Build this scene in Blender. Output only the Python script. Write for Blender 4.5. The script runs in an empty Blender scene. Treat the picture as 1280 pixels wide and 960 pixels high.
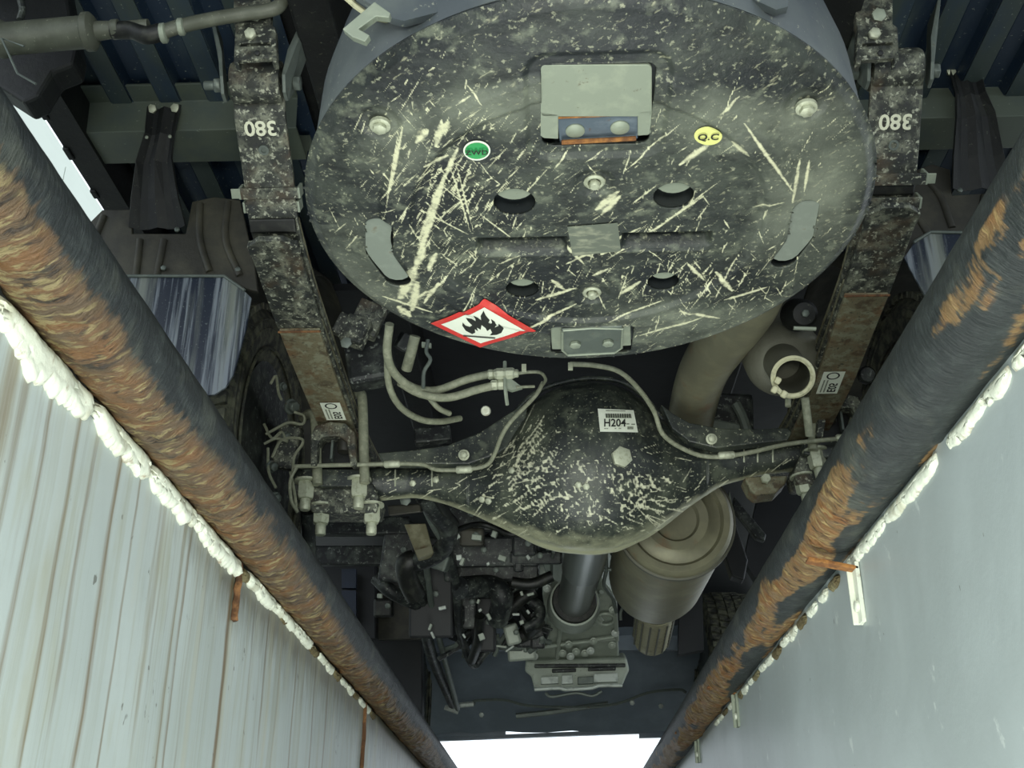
import bpy, bmesh, math, random
import numpy as np
from math import *
from mathutils import Vector, Matrix, noise as mn

# ------------------------------------------------------------------ camera, world, lights
SC = bpy.context.scene
COL = SC.collection
ZC = 0.85                     # camera height above the pit floor
F = 1400.0                    # focal length in pixels of a 1280 px wide frame
PITCH = radians(25.34); YAW = radians(2.03)
cam_d = bpy.data.cameras.new('camera'); cam = bpy.data.objects.new('camera', cam_d); COL.objects.link(cam)
cam_d.sensor_width = 36; cam_d.lens = F/1280*36; cam_d.clip_start = .02; cam_d.clip_end = 200
cam.location = (0, 0, ZC); cam.rotation_euler = (radians(90)+PITCH, 0, YAW)
SC.camera = cam
SC.view_settings.view_transform = 'Standard'; SC.view_settings.look = 'None'
SC.view_settings.gamma = 1; SC.view_settings.use_curve_mapping = False
SC.view_settings.exposure = 0.0
W = bpy.data.worlds.new('world'); SC.world = W; W.use_nodes = True
bgn = W.node_tree.nodes['Background']
bgn.inputs[0].default_value = (.84, .93, 1, 1); bgn.inputs[1].default_value = 1.7

def area(name, loc, target, sx, sy, power, col=(1, 1, 1)):
    l = bpy.data.lights.new(name, 'AREA'); l.shape = 'RECTANGLE'; l.size = sx; l.size_y = sy; l.energy = power; l.color = col
    o = bpy.data.objects.new(name, l); COL.objects.link(o); o.location = loc
    o.rotation_euler = (Vector(target)-Vector(loc)).to_track_quat('-Z', 'Y').to_euler()
    return o
area('pit_lamp_rear', (0.0, -0.7, .75), (0.05, 1.6, 1.85), .45, .3, 27, (.98, 1, .90))
area('pit_lamp_floor', (0.0, 1.4, .06), (0.0, 1.6, 2), .5, 2.2, 25, (.95, 1, .95))

# ------------------------------------------------------------------ projection helpers: a pixel of the photograph on a known plane gives a point
_d = Vector((-sin(YAW)*cos(PITCH), cos(YAW)*cos(PITCH), sin(PITCH)))
_r = Vector((cos(YAW), sin(YAW), 0)); _u = Vector((sin(YAW)*sin(PITCH), -cos(YAW)*sin(PITCH), cos(PITCH)))
CAM = Vector((0, 0, ZC))
def ray(px, py): return _d+_r*((px-640)/F)+_u*((480-py)/F)
def at(px, py, Y=None, h=None, X=None):
    q = ray(px, py)
    if Y is not None: t = Y/q.y
    elif h is not None: t = h/q.z
    else: t = X/q.x
    return CAM+q*t
def H(x, y, h): return Vector((x, y, ZC+h))

def lin(hexs):
    hexs = hexs.lstrip('#'); v = [int(hexs[i:i+2], 16)/255 for i in (0, 2, 4)]
    return tuple((c/12.92 if c <= .04045 else ((c+.055)/1.055)**2.4) for c in v)+(1,)

# ------------------------------------------------------------------ materials
def mat(name, base, rough=.65, metal=0.0, layers=(), bump=None, spec=.5, emit=None):
    m = bpy.data.materials.new(name); m.use_nodes = True
    N = m.node_tree.nodes; L = m.node_tree.links; b = N['Principled BSDF']
    b.inputs['Roughness'].default_value = rough; b.inputs['Metallic'].default_value = metal
    b.inputs['Specular IOR Level'].default_value = spec
    tc = N.new('ShaderNodeTexCoord')
    def mapped(sc, rot=(0, 0, 0)):
        mp = N.new('ShaderNodeMapping'); mp.vector_type = 'TEXTURE' if False else 'POINT'
        mr = N.new('ShaderNodeMapping'); mr.inputs['Rotation'].default_value = [radians(a) for a in rot]
        L.new(tc.outputs['Object'], mr.inputs['Vector']); L.new(mr.outputs[0], mp.inputs['Vector'])
        mp.inputs['Scale'].default_value = sc if isinstance(sc, (tuple, list)) else (sc, sc, sc)
        return mp.outputs[0]
    rgb = N.new('ShaderNodeRGB'); rgb.outputs[0].default_value = lin(base); cur = rgb.outputs[0]
    for i, ly in enumerate(layers):
        if ly.get('attr'):
            at_ = N.new('ShaderNodeAttribute'); at_.attribute_name = ly['attr']; src = at_.outputs['Fac']
            if ly.get('scale'):
                no = N.new('ShaderNodeTexNoise'); L.new(mapped(ly['scale'], ly.get('rot', (0, 0, 0))), no.inputs['Vector'])
                no.inputs['Scale'].default_value = 1; no.inputs['Detail'].default_value = ly.get('detail', 5)
                no.inputs['Roughness'].default_value = ly.get('nrough', .6)
                ma = N.new('ShaderNodeMath'); ma.operation = 'MULTIPLY_ADD'
                L.new(no.outputs[0], ma.inputs[0]); ma.inputs[1].default_value = ly.get('namp', 1.0); L.new(src, ma.inputs[2])
                src = ma.outputs[0]
        elif ly.get('kind') == 'voronoi':
            vo = N.new('ShaderNodeTexVoronoi'); L.new(mapped(ly['scale'], ly.get('rot', (0, 0, 0))), vo.inputs['Vector'])
            vo.inputs['Scale'].default_value = 1; vo.inputs['Randomness'].default_value = 1; src = vo.outputs['Distance']
        else:
            no = N.new('ShaderNodeTexNoise'); L.new(mapped(ly['scale'], ly.get('rot', (0, 0, 0))), no.inputs['Vector'])
            no.inputs['Scale'].default_value = 1; no.inputs['Detail'].default_value = ly.get('detail', 5)
            no.inputs['Roughness'].default_value = ly.get('nrough', .6); no.inputs['Distortion'].default_value = ly.get('dist', 0)
            src = no.outputs[0]
        mr = N.new('ShaderNodeMapRange'); mr.clamp = True
        mr.inputs['From Min'].default_value = ly['lo']; mr.inputs['From Max'].default_value = ly['hi']
        mr.inputs['To Min'].default_value = 0; mr.inputs['To Max'].default_value = ly.get('amt', 1)
        L.new(src, mr.inputs['Value']); fac = mr.outputs[0]
        if ly.get('by'):
            a2 = N.new('ShaderNodeAttribute'); a2.attribute_name = ly['by']
            mm = N.new('ShaderNodeMath'); mm.operation = 'MULTIPLY'; L.new(fac, mm.inputs[0]); L.new(a2.outputs['Fac'], mm.inputs[1]); fac = mm.outputs[0]
        mx = N.new('ShaderNodeMix'); mx.data_type = 'RGBA'
        L.new(fac, mx.inputs[0]); L.new(cur, mx.inputs[6]); mx.inputs[7].default_value = lin(ly['color']); cur = mx.outputs[2]
    L.new(cur, b.inputs['Base Color'])
    if bump:
        no = N.new('ShaderNodeTexNoise'); L.new(mapped(bump[0]), no.inputs['Vector']); no.inputs['Scale'].default_value = 1
        no.inputs['Detail'].default_value = 6; no.inputs['Roughness'].default_value = .65
        bp = N.new('ShaderNodeBump'); bp.inputs['Strength'].default_value = bump[1]; bp.inputs['Distance'].default_value = bump[2] if len(bump) > 2 else .004
        L.new(no.outputs[0], bp.inputs['Height']); L.new(bp.outputs[0], b.inputs['Normal'])
    if emit:
        b.inputs['Emission Color'].default_value = lin(emit[0]); b.inputs['Emission Strength'].default_value = emit[1]
    return m

CREAM = '#c9c8a6'; DUST = '#878b76'
speck = lambda s, lo, hi, col=CREAM, amt=.9: dict(scale=s, lo=lo, hi=hi, color=col, amt=amt, detail=3)
M = {}
M['plate'] = mat('muddy_black_cover', '#1d2224', .5, 0, [
    dict(scale=8, lo=.42, hi=.68, color='#4f554b', amt=.75, detail=8), dict(scale=34, lo=.54, hi=.66, color='#7f8572', amt=.5, detail=8), dict(scale=22, lo=.53, hi=.66, color='#161a1a', amt=.7, detail=8),
    dict(attr='dust', scale=14, namp=.9, lo=.62, hi=1.35, color='#8d9382', amt=.85),
    speck(150, .60, .68, '#9a9c84', .7), dict(scale=(60, 160, 60), rot=(0, 0, 35), lo=.62, hi=.72, color='#b9b898', amt=.55),
    dict(attr='mud', scale=130, namp=.7, lo=.72, hi=.98, color='#dad9b6', amt=.95)], bump=(60, .45, .004))
M['shell'] = mat('blue_grey_tank_steel', '#4a5155', .5, .1, [dict(scale=6, lo=.45, hi=.7, color='#7b8278', amt=.4), speck(120, .66, .72, '#a9ab97', .5)], bump=(150, .12, .002))
M['black'] = mat('black_underbody_paint', '#0c0f0f', .6, 0, [dict(scale=20, lo=.5, hi=.75, color='#23261f', amt=.6), speck(140, .66, .74, '#6d705e', .5)], bump=(70, .3))
M['dark'] = mat('dark_floor_panel', '#0e1114', .55, 0, [dict(scale=7, lo=.45, hi=.75, color='#1d2123', amt=.7)], bump=(20, .25))
M['navy'] = mat('navy_splash_panel', '#667079', .4, 0, [dict(scale=7, lo=.45, hi=.75, color='#7c8790', amt=.7)], bump=(20, .25))
M['brown'] = mat('dark_brown_liner', '#302f28', .6, 0, [dict(scale=12, lo=.45, hi=.7, color='#4d4b3d', amt=.8), dict(scale=9, lo=.56, hi=.64, color='#1a1a16', amt=.6)], bump=(60, .3))
M['axle'] = mat('muddy_axle_housing', '#262b29', .42, 0, [ dict(scale=30, lo=.52, hi=.66, color='#6a705f', amt=.5, detail=8),
    dict(scale=(14, 14, 5), lo=.45, hi=.7, color='#595f50', amt=.7, detail=8),
    dict(attr='dust', scale=25, namp=.9, lo=.75, hi=1.25, color='#a9aa8c', amt=.9),
    speck(160, .62, .68, '#aaac92', .7), dict(attr='mud', scale=150, namp=.5, lo=.70, hi=.90, color='#d8d8ba', amt=.92)], bump=(60, .35, .003))
M['leaf'] = mat('speckled_leaf_spring_steel', '#2c2f2b', .6, .1, [
    dict(scale=45, lo=.46, hi=.60, color='#7c7f6e', amt=.85, detail=8), dict(scale=90, lo=.52, hi=.6, color='#23262a', amt=.75, detail=5), speck(120, .57, .66, '#b4b7a2', .8),
    dict(scale=(9, 9, 9), lo=.56, hi=.7, color='#5d4a33', amt=.6)], bump=(150, .5, .003))
M['leafrust'] = mat('rusty_leaf_spring_steel', '#6f6851', .65, .1, [
    dict(scale=14, lo=.5, hi=.66, color='#77502f', amt=.7, detail=7), dict(scale=50, lo=.48, hi=.6, color='#85866f', amt=.8), dict(scale=28, lo=.55, hi=.64, color='#463a2a', amt=.7),
    speck(150, .6, .68, '#3a382e', .8)], bump=(90, .5, .003))
M['leafside'] = mat('leaf_edge_steel', '#6d6a52', .6, .1, [dict(scale=(20, 60, 20), lo=.45, hi=.6, color='#8f8d74', amt=.7), dict(scale=20, lo=.55, hi=.65, color='#5c4426', amt=.7)], bump=(120, .4))
M['zinc'] = mat('dusty_zinc_bolt', '#b7bba4', .5, .3, [dict(scale=120, lo=.5, hi=.7, color='#85876f', amt=.7)], bump=(200, .3, .001))
M['pale'] = mat('pale_galvanised_plate', '#8e9686', .5, .25, [dict(scale=40, lo=.5, hi=.75, color='#a8ae99', amt=.6), dict(scale=90, lo=.66, hi=.72, color='#5a4630', amt=.8)], bump=(120, .2, .001))
M['liner'] = mat('grey_slot_metal', '#848c82', .5, .2, [dict(scale=50, lo=.5, hi=.75, color='#9aa296', amt=.6), dict(scale=50, lo=.62, hi=.72, color='#6a5840', amt=.6)], bump=(120, .2, .001))
M['braid'] = mat('braided_steel', '#a5a184', .5, .2, [dict(scale=60, lo=.5, hi=.7, color='#6f6c56', amt=.6)])
M['slot'] = mat('dull_grey_bracket', '#5f6761', .5, .3, [dict(scale=40, lo=.5, hi=.75, color='#7c8478', amt=.6), dict(scale=60, lo=.64, hi=.72, color='#5a4630', amt=.7)], bump=(120, .2, .001))
M['strip'] = mat('blue_steel_strip', '#66737f', .35, .5, [dict(scale=(30, 60, 60), lo=.5, hi=.7, color='#8d97a0', amt=.6), dict(scale=70, lo=.62, hi=.7, color='#6d4c2c', amt=.7)])
M['rust'] = mat('orange_rust', '#774d2b', .85, 0, [dict(scale=60, lo=.45, hi=.65, color='#b07a3e', amt=.8), dict(scale=40, lo=.55, hi=.7, color='#4a2f1c', amt=.8)], bump=(120, .6))
M['bed'] = mat('blue_corrugated_bed_steel', '#223143', .45, .1, [dict(scale=(14, 3, 8), lo=.5, hi=.7, color='#56625c', amt=.6), speck(110, .66, .72, '#9aa394', .7)], bump=(30, .15))
M['beddust'] = mat('dusty_blue_bed_steel', '#3c4745', .5, 0, [dict(scale=(14, 3, 8), lo=.45, hi=.65, color='#2c3d50', amt=.8), speck(110, .66, .72, '#9aa394', .6)])
M['can'] = mat('grey_canister_plastic', '#54574b', .5, .1, [dict(scale=20, lo=.45, hi=.7, color='#6d7062', amt=.7), speck(120, .64, .7, '#9a9c88', .6)], bump=(90, .3, .002))
M['bedpale'] = mat('grey_green_crossmember_paint', '#555d52', .5, 0, [dict(scale=9, lo=.5, hi=.75, color='#39474f', amt=.6), speck(110, .68, .74, '#9aa394', .5)], bump=(30, .15))
M['flap'] = mat('blue_black_mud_flap', '#182231', .4, 0, [
    dict(scale=(70, 70, 2.6), lo=.50, hi=.6, color='#858d94', amt=.8, detail=7), dict(scale=(16, 16, 1.2), lo=.52, hi=.66, color='#858b80', amt=.7),
    speck(200, .62, .7, '#8a908a', .5)], bump=(60, .2, .002))
M['rubber'] = mat('dusty_black_tyre_rubber', '#272824', .75, 0, [dict(scale=30, lo=.42, hi=.62, color='#62634f', amt=.8), speck(170, .6, .7, '#75765f', .5)], bump=(100, .4))
M['hose'] = mat('dusty_grey_hose', '#7d806c', .6, 0, [dict(scale=90, lo=.45, hi=.7, color='#a8aa92', amt=.6)], bump=(150, .3, .001))
M['hosedark'] = mat('black_rubber_hose', '#111311', .5, 0, [dict(scale=50, lo=.5, hi=.7, color='#3c3e34', amt=.6)])
M['exh'] = mat('dull_exhaust_steel', '#7c7a66', .5, .35, [dict(scale=12, lo=.45, hi=.7, color='#98967a', amt=.7), dict(scale=18, lo=.58, hi=.75, color='#87603f', amt=.5)], bump=(60, .15, .002))
M['exhdark'] = mat('dark_exhaust_steel', '#5c5c50', .6, .2, [dict(scale=16, lo=.45, hi=.7, color='#66665a', amt=.7)], bump=(80, .3))
M['rim'] = mat('pale_pipe_rim', '#bfbd9c', .6, .1, [dict(scale=90, lo=.5, hi=.7, color='#8a8870', amt=.7)], bump=(200, .4, .001))
M['alu'] = mat('cast_aluminium_gearbox', '#929a8e', .5, .25, [dict(scale=14, lo=.45, hi=.7, color='#adb3a6', amt=.6), speck(120, .66, .72, '#2a2e2b', .6)], bump=(60, .35, .003))
M['shaft'] = mat('smooth_driveshaft_steel', '#7a807a', .3, .7, [dict(scale=(20, 6, 20), lo=.5, hi=.7, color='#70766c', amt=.5)])
M['clut'] = mat('engine_bay_dark_grey', '#1c1f20', .5, .1, [dict(scale=26, lo=.48, hi=.66, color='#50564f', amt=.8), speck(90, .6, .68, '#8a9088', .6)], bump=(60, .4))
M['clutp'] = mat('engine_bay_pale_grey', '#b3bab2', .5, .2, [dict(scale=30, lo=.5, hi=.7, color='#5b605a', amt=.7)])
M['white'] = mat('white_sticker_paper', '#e9eedd', .5, 0, [dict(scale=60, lo=.6, hi=.8, color='#bfc3a6', amt=.5)])
M['ink'] = mat('black_ink', '#20231f', .6, 0, [dict(scale=120, lo=.6, hi=.8, color='#4a4c44', amt=.4)])
M['fadedink'] = mat('faded_grey_ink', '#7d8373', .6, 0, [dict(scale=300, lo=.5, hi=.6, color='#b9beaa', amt=.5)])
M['red'] = mat('red_sticker_border', '#cf3a35', .5, 0, [dict(scale=60, lo=.55, hi=.8, color='#c77a66', amt=.6)])
M['green'] = mat('green_sticker_print', '#2f9a55', .5, 0, [dict(scale=70, lo=.6, hi=.8, color='#8fae86', amt=.5)])
M['yellow'] = mat('yellow_sticker_paper', '#dfe08a', .5, 0, [dict(scale=70, lo=.6, hi=.8, color='#c3c08a', amt=.5)])
M['tape'] = mat('clear_grey_tape', '#6b7166', .3, 0, [dict(scale=(40, 90, 40), lo=.5, hi=.65, color='#a8aa93', amt=.6)])
M['chalk'] = mat('cream_paint_writing', '#d3d4bb', .7, 0, [dict(scale=200, lo=.62, hi=.7, color='#7d7f6c', amt=.6)])
M['purple'] = mat('blue_plastic_connector', '#1a2536', .5, 0, [dict(scale=30, lo=.5, hi=.7, color='#1d2940', amt=.6)])
def pipemat(name, base, lo, hi, c1, c2, c3, c4):
    return mat(name, base, .5, .1, [
        dict(scale=(60, 24, 60), lo=.5, hi=.72, color='#454c4a', amt=.6, detail=7), dict(scale=(12, 12, 12), lo=.55, hi=.68, color='#5c6055', amt=.5, detail=8),
        dict(attr='rust', scale=(22, 60, 22), namp=1.0, nrough=.7, detail=8, lo=lo, hi=hi, color=c1, amt=1),
        dict(scale=(12, 26, 12), lo=.46, hi=.60, color=c2, amt=.95, detail=8, by='rustm'),
        dict(scale=(40, 110, 40), lo=.53, hi=.60, color=c4, amt=.85, detail=8, by='rustm', dist=.4),
        dict(scale=(18, 70, 18), lo=.54, hi=.60, color=c3, amt=.9, detail=9, nrough=.75, by='rustm', dist=.6)], bump=((26, 110, 26), .9, .010))
M['pipe'] = pipemat('rusting_black_rail_pipe', '#1d2324', .72, .84, '#5a4935', '#71502f', '#241c17', '#8c7f58')
M['pipeR'] = pipemat('black_rail_pipe_with_orange_rust', '#252b2b', .80, .90, '#7b6240', '#865b31', '#33261c', '#a58e5e')
M['rustbar'] = mat('dark_rust', '#5a3d26', .9, 0, [dict(scale=50, lo=.45, hi=.6, color='#8a623c', amt=.8), dict(scale=40, lo=.55, hi=.65, color='#2e2118', amt=.8)], bump=(120, .8))
M['mortar'] = mat('white_painted_mortar', '#dfe3d2', .8, 0, [dict(scale=18, lo=.56, hi=.68, color='#a9a68c', amt=.6), dict(scale=(40, 60, 40), lo=.6, hi=.68, color='#7d5b36', amt=.6)], bump=(60, .4, .004))
M['moss'] = mat('brown_broken_mortar', '#5d5236', .9, 0, [dict(scale=20, lo=.45, hi=.65, color='#8a8462', amt=.7)], bump=(40, .8, .01))
M['wallL'] = mat('white_wall_with_rust_runs', '#a9b2af', .42, 0, [
    dict(scale=(1, 2.2, 1.1), lo=.45, hi=.7, color='#bfc8c6', amt=.7),
    dict(attr='runs', lo=.3, hi=1, color='#b0a98a', amt=.75),
    dict(attr='drip', scale=(1, 260, 9), namp=.7, lo=.62, hi=1.35, color='#6f5a36', amt=.9),
    dict(attr='moss', scale=(30, 90, 12), namp=.8, lo=.75, hi=1.2, color='#4e4a36', amt=.8),
    dict(scale=(1, 40, .6), lo=.52, hi=.68, color='#8d8a6c', amt=.4), dict(scale=(1, 110, 1.2), lo=.58, hi=.68, color='#6f6a4e', amt=.28), dict(scale=(1, 14, 3), lo=.56, hi=.72, color='#9c9a7c', amt=.5), speck((1, 45, 30), .70, .73, '#4d4a3c', .7)], bump=((1, 24, 10), .25, .004))
M['wallR'] = mat('smooth_grey_white_wall', '#a3acac', .38, 0, [
    dict(scale=(1, 2.2, 2.1), lo=.4, hi=.7, color='#b7c1c2', amt=.8), dict(scale=(1, 26, 16), rot=(25, 0, 0), lo=.66, hi=.7, color='#cfd6d2', amt=.6), speck((1, 60, 40), .73, .75, '#565850', .7)], bump=((1, 12, 9), .25, .005))
M['floor'] = mat('grey_concrete', '#8b8d88', .8, 0, [dict(scale=5, lo=.4, hi=.7, color='#a0a29c', amt=.6)], bump=(20, .3))
M['hall'] = mat('white_hall_panels', '#c4cbc0', .6, 0, [dict(scale=2, lo=.4, hi=.7, color='#bcc3b8', amt=.5)])

# ------------------------------------------------------------------ mesh helpers
class MB:
    def __init__(s): s.v = []; s.f = []; s.m = []; s.mats = []
    def add(s, vs, fs, m):
        if m not in s.mats: s.mats.append(m)
        k = s.mats.index(m); o = len(s.v)
        s.v += [tuple(v) for v in vs]; s.f += [tuple(i+o for i in f) for f in fs]; s.m += [k]*len(fs); return s
    def build(s, name, parent=None, smooth=False, bevel=0, label=None):
        me = bpy.data.meshes.new(name); me.from_pydata(s.v, [], s.f); me.update()
        for m in s.mats: me.materials.append(M[m] if isinstance(m, str) else m)
        me.polygons.foreach_set('material_index', s.m)
        b = bmesh.new(); b.from_mesh(me)
        bmesh.ops.recalc_face_normals(b, faces=b.faces); b.to_mesh(me); b.free()
        if smooth: me.shade_smooth()
        o = bpy.data.objects.new(name, me); COL.objects.link(o)
        if parent: put(o, parent)
        if bevel:
            bv = o.modifiers.new('bevel', 'BEVEL'); bv.width = bevel; bv.segments = 2; bv.limit_method = 'ANGLE'; bv.angle_limit = radians(40)
        if smooth:
            try: me.set_sharp_from_angle(angle=radians(48))
            except Exception: pass
        if label: o['label'] = label
        return o
ORG = {}
def put(o, parent):
    """parent a mesh whose vertices are in world space"""
    o.parent = parent; w = ORG.get(parent.name, Vector((0, 0, 0)))
    o.matrix_parent_inverse = Matrix.Translation(-w); ORG[o.name] = Vector((0, 0, 0))
def empty(name, loc, label, cat, group=None):
    o = bpy.data.objects.new(name, None); COL.objects.link(o); o.location = loc; o['label'] = label; o['category'] = cat
    if group: o['group'] = group
    ORG[o.name] = Vector(loc); o.empty_display_size = .1; return o
def tag(o, label, cat, group=None):
    o['label'] = label; o['category'] = cat
    if group: o['group'] = group
    return o
def struct(o): o['kind'] = 'structure'; return o

def box_vf(c, ex, ey, ez):
    c, ex, ey, ez = Vector(c), Vector(ex), Vector(ey), Vector(ez)
    v = [c+ex*a+ey*b+ez*g for g in (-.5, .5) for b in (-.5, .5) for a in (-.5, .5)]
    return v, [(0, 2, 3, 1), (4, 5, 7, 6), (0, 1, 5, 4), (2, 6, 7, 3), (0, 4, 6, 2), (1, 3, 7, 5)]
def box(c, s, rot=(0, 0, 0)):
    R = Matrix.Rotation(radians(rot[2]), 3, 'Z')@Matrix.Rotation(radians(rot[1]), 3, 'Y')@Matrix.Rotation(radians(rot[0]), 3, 'X')
    return box_vf(c, R@Vector((s[0], 0, 0)), R@Vector((0, s[1], 0)), R@Vector((0, 0, s[2])))
def catmull(pts, n=8):
    P = [Vector(p) for p in pts]; P = [2*P[0]-P[1]]+P+[2*P[-1]-P[-2]]; out = []
    for i in range(1, len(P)-2):
        for k in range(n):
            t = k/n; a, b, c, e = P[i-1:i+3]
            out.append(.5*((2*b)+(c-a)*t+(2*a-5*b+4*c-e)*t*t+(3*b-a-3*c+e)*t**3))
    out.append(P[-2]); return out
def tube_vf(pts, rad, n=12, smooth=6, cap=True, rib=None):
    P = catmull(pts, smooth) if smooth and len(pts) > 2 else [Vector(p) for p in pts]
    R = rad if callable(rad) else (lambda t: rad)
    v = []; f = []; T = (P[1]-P[0]).normalized(); nx = T.orthogonal().normalized()
    for i, p in enumerate(P):
        t = (P[min(i+1, len(P)-1)]-P[max(i-1, 0)]).normalized()
        nx = (nx-t*nx.dot(t)).normalized(); ny = t.cross(nx); r = R(i/(len(P)-1))
        for k in range(n):
            a = 2*pi*k/n; v.append(p+(nx*cos(a)+ny*sin(a))*r)
    for i in range(len(P)-1):
        for k in range(n): a = i*n+k; b = i*n+(k+1) % n; f.append((a, b, b+n, a+n))
    if cap: f.append(tuple(range(n))); f.append(tuple(range(len(P)*n-n, len(P)*n)))
    return v, f
def lathe_vf(prof, org, axis, n=32, close=False):
    """prof: list of (radius, distance along axis)"""
    ax = Vector(axis).normalized(); nx = ax.orthogonal().normalized(); ny = ax.cross(nx); org = Vector(org); v = []; f = []
    for r, t in prof:
        for k in range(n): a = 2*pi*k/n; v.append(org+ax*t+(nx*cos(a)+ny*sin(a))*max(r, 1e-4))
    m = len(prof)
    for i in range(m-1+(1 if close else 0)):
        for k in range(n):
            a = i*n+k; b = i*n+(k+1) % n; j = ((i+1) % m)*n; f.append((a, b, j+(k+1) % n, j+k))
    if not close: f.append(tuple(range(n))); f.append(tuple(range((m-1)*n, m*n)))
    return v, f
def prism_vf(poly, off):
    """poly: list of 3D points, off: extrusion vector"""
    n = len(poly); P = [Vector(p) for p in poly]; off = Vector(off)
    v = P+[p+off for p in P]; f = [tuple(range(n)), tuple(range(2*n-1, n-1, -1))]+[(i, (i+1) % n, (i+1) % n+n, i+n) for i in range(n)]
    return v, f
def strap_vf(path, w, t, side=Vector((1, 0, 0))):
    """a flat bar following path; w along side, t along normal"""
    P = [Vector(p) for p in path]; v = []; f = []
    for i, p in enumerate(P):
        T = (P[min(i+1, len(P)-1)]-P[max(i-1, 0)]).normalized(); n = side.cross(T).normalized()
        ww = w(i/(len(P)-1)) if callable(w) else w
        for a, b in ((-.5, 0), (.5, 0), (.5, 1), (-.5, 1)): v.append(p+side*(ww*a)+n*(t*b))
    for i in range(len(P)-1):
        for k in range(4): a = i*4+k; b = i*4+(k+1) % 4; f.append((a, b, b+4, a+4))
    f += [(0, 1, 2, 3), tuple(range(len(P)*4-4, len(P)*4))]; return v, f
def one(vf, m, name, parent, **k): return MB().add(vf[0], vf[1], m).build(name, parent, **k)
def hexbolt(c, axis, r, L, stud=0, washer=0):
    """a hexagon head at c pointing along axis, with washer and stud"""
    ax = Vector(axis).normalized(); mb = []
    prof = lambda rr, a, b, n: lathe_vf([(rr*.9, a), (rr, a+.12*(b-a)), (rr, b-.12*(b-a)), (rr*.85, b)], c, ax, n)
    out = []
    if washer: out.append(prof(washer, 0, .006, 20)); 
    out.append(prof(r, .005 if washer else 0, L, 6))
    if stud: out.append(prof(stud, L, L+stud*2.2, 14))
    return out
def bolt(name, parent, c, axis, r, L, m='zinc', stud=0, washer=0, label=None):
    mb = MB()
    for vf in hexbolt(c, axis, r, L, stud, washer): mb.add(*vf, m)
    return mb.build(name, parent, smooth=True, label=label)
def text_vf(s, size):
    cu = bpy.data.curves.new('t', 'FONT'); cu.body = s; cu.size = size; cu.align_x = 'CENTER'; cu.align_y = 'CENTER'; cu.resolution_u = 3; cu.offset = size*.022
    o = bpy.data.objects.new('t', cu); me = bpy.data.meshes.new_from_object(o)
    v = [(p.co.x, p.co.y) for p in me.vertices]; f = [tuple(p.vertices) for p in me.polygons]
    bpy.data.objects.remove(o); bpy.data.curves.remove(cu); bpy.data.meshes.remove(me); return v, f
def nz(x, y, z=0): return mn.fractal(Vector((x, y, z)), 1.0, 2.0, 4)

# ================================================================== THE SETTING
rnd = random.Random(3)
XL, XR = -.462, .432            # pit wall faces
HT = .472                       # wall top over the camera
def wall(name, X, sgn, m):
    ys = np.concatenate([np.arange(-1.2, 3.2, .006), np.arange(3.2, 9, .08)]); zs = np.linspace(0, ZC+HT, 46)
    n, k = len(ys), len(zs); v = []; f = []
    for z in zs:
        for y in ys: v.append((X+sgn*.002*nz(y*5, z*5), y, z))
    for j in range(k-1):
        for i in range(n-1): a = j*n+i; f.append((a, a+1, a+n+1, a+n))
    b = len(v)                                         # back and top, so that the wall is solid
    for y in (-1.2, 9):
        for z in (0, ZC+HT): v.append((X+sgn*.2, y, z))
    f += [(b, b+1, b+3, b+2)]
    f += [((k-1)*n+0, (k-1)*n+n-1, b+3, b+1)]
    me = bpy.data.meshes.new(name); me.from_pydata(v, [], f); me.update(); me.materials.append(M[m]); me.shade_smooth()
    o = bpy.data.objects.new(name, me); COL.objects.link(o); struct(o); ORG[name] = Vector()
    return o, np.array(v)
wl, vl = wall('wall_left', XL, -1, 'wallL')
wr, vr = wall('wall_right', XR, 1, 'wallR')
def setattr_(o, name, arr):
    a = o.data.attributes.new(name, 'FLOAT', 'POINT'); a.data.foreach_set('value', np.ascontiguousarray(arr, dtype=np.float32))
# rust runs on the left wall
y, z = vl[:, 1], vl[:, 2]; top = ZC+HT-z
drip = np.zeros(len(y)); runs = np.zeros(len(y)); moss = np.zeros(len(y))
rg = np.random.default_rng(5)
def run(y0, w, L, s, arr, top0=0, wob=.004):
    c = y0+.0012*np.sin(z*6+y0*30)+.0006*np.sin(z*31+y0*90)
    fade = np.clip((L-top)/(.35*L), 0, 1)*np.clip((top-top0)/.02+.2, 0, 1)
    np.maximum(arr, s*np.exp(-((y-c)/w)**2)*fade, out=arr)
for px, py, w, L, s in [(98, 545, .006, .5, .95), (120, 560, .005, .42, .9), (150, 590, .008, .5, .9), (62, 520, .006, .5, .85), (176, 600, .004, .5, .8), (205, 640, .006, .4, .7),
                        (232, 665, .005, .5, .9), (240, 672, .004, .5, .85), (200, 640, .004, .4, .6), (290, 740, .008, .9, 1.3), (40, 440, .010, .25, .7), (20, 430, .02, .2, .7), (262, 700, .003, .3, .6),
                        (335, 790, .006, .3, .9), (352, 800, .004, .5, .9), (372, 820, .006, .35, .9), (395, 835, .006, .5, 1), (410, 855, .008, .5, .9), (455, 900, .012, .6, 1.3), (318, 770, .004, .4, .6)]:
    run(at(px, py, X=XL).y, w, L, s, drip)
for i in range(60): run(rg.uniform(.35, 2.8), rg.uniform(.002, .005), rg.uniform(.1, .5), rg.uniform(.25, .6), drip)
for i in range(26): run(rg.uniform(.3, 3.0), rg.uniform(.008, .03), rg.uniform(.2, .9), rg.uniform(.3, .7), runs)
moss = np.exp(-top/.13)*np.clip((y-1.15)/.4, 0, 1)*.95+np.exp(-top/.03)*.35+np.exp(-top/.10)*np.exp(-((y-.42)/.12)**2)*.8
setattr_(wl, 'drip', drip); setattr_(wl, 'runs', runs); setattr_(wl, 'moss', moss)
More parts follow.
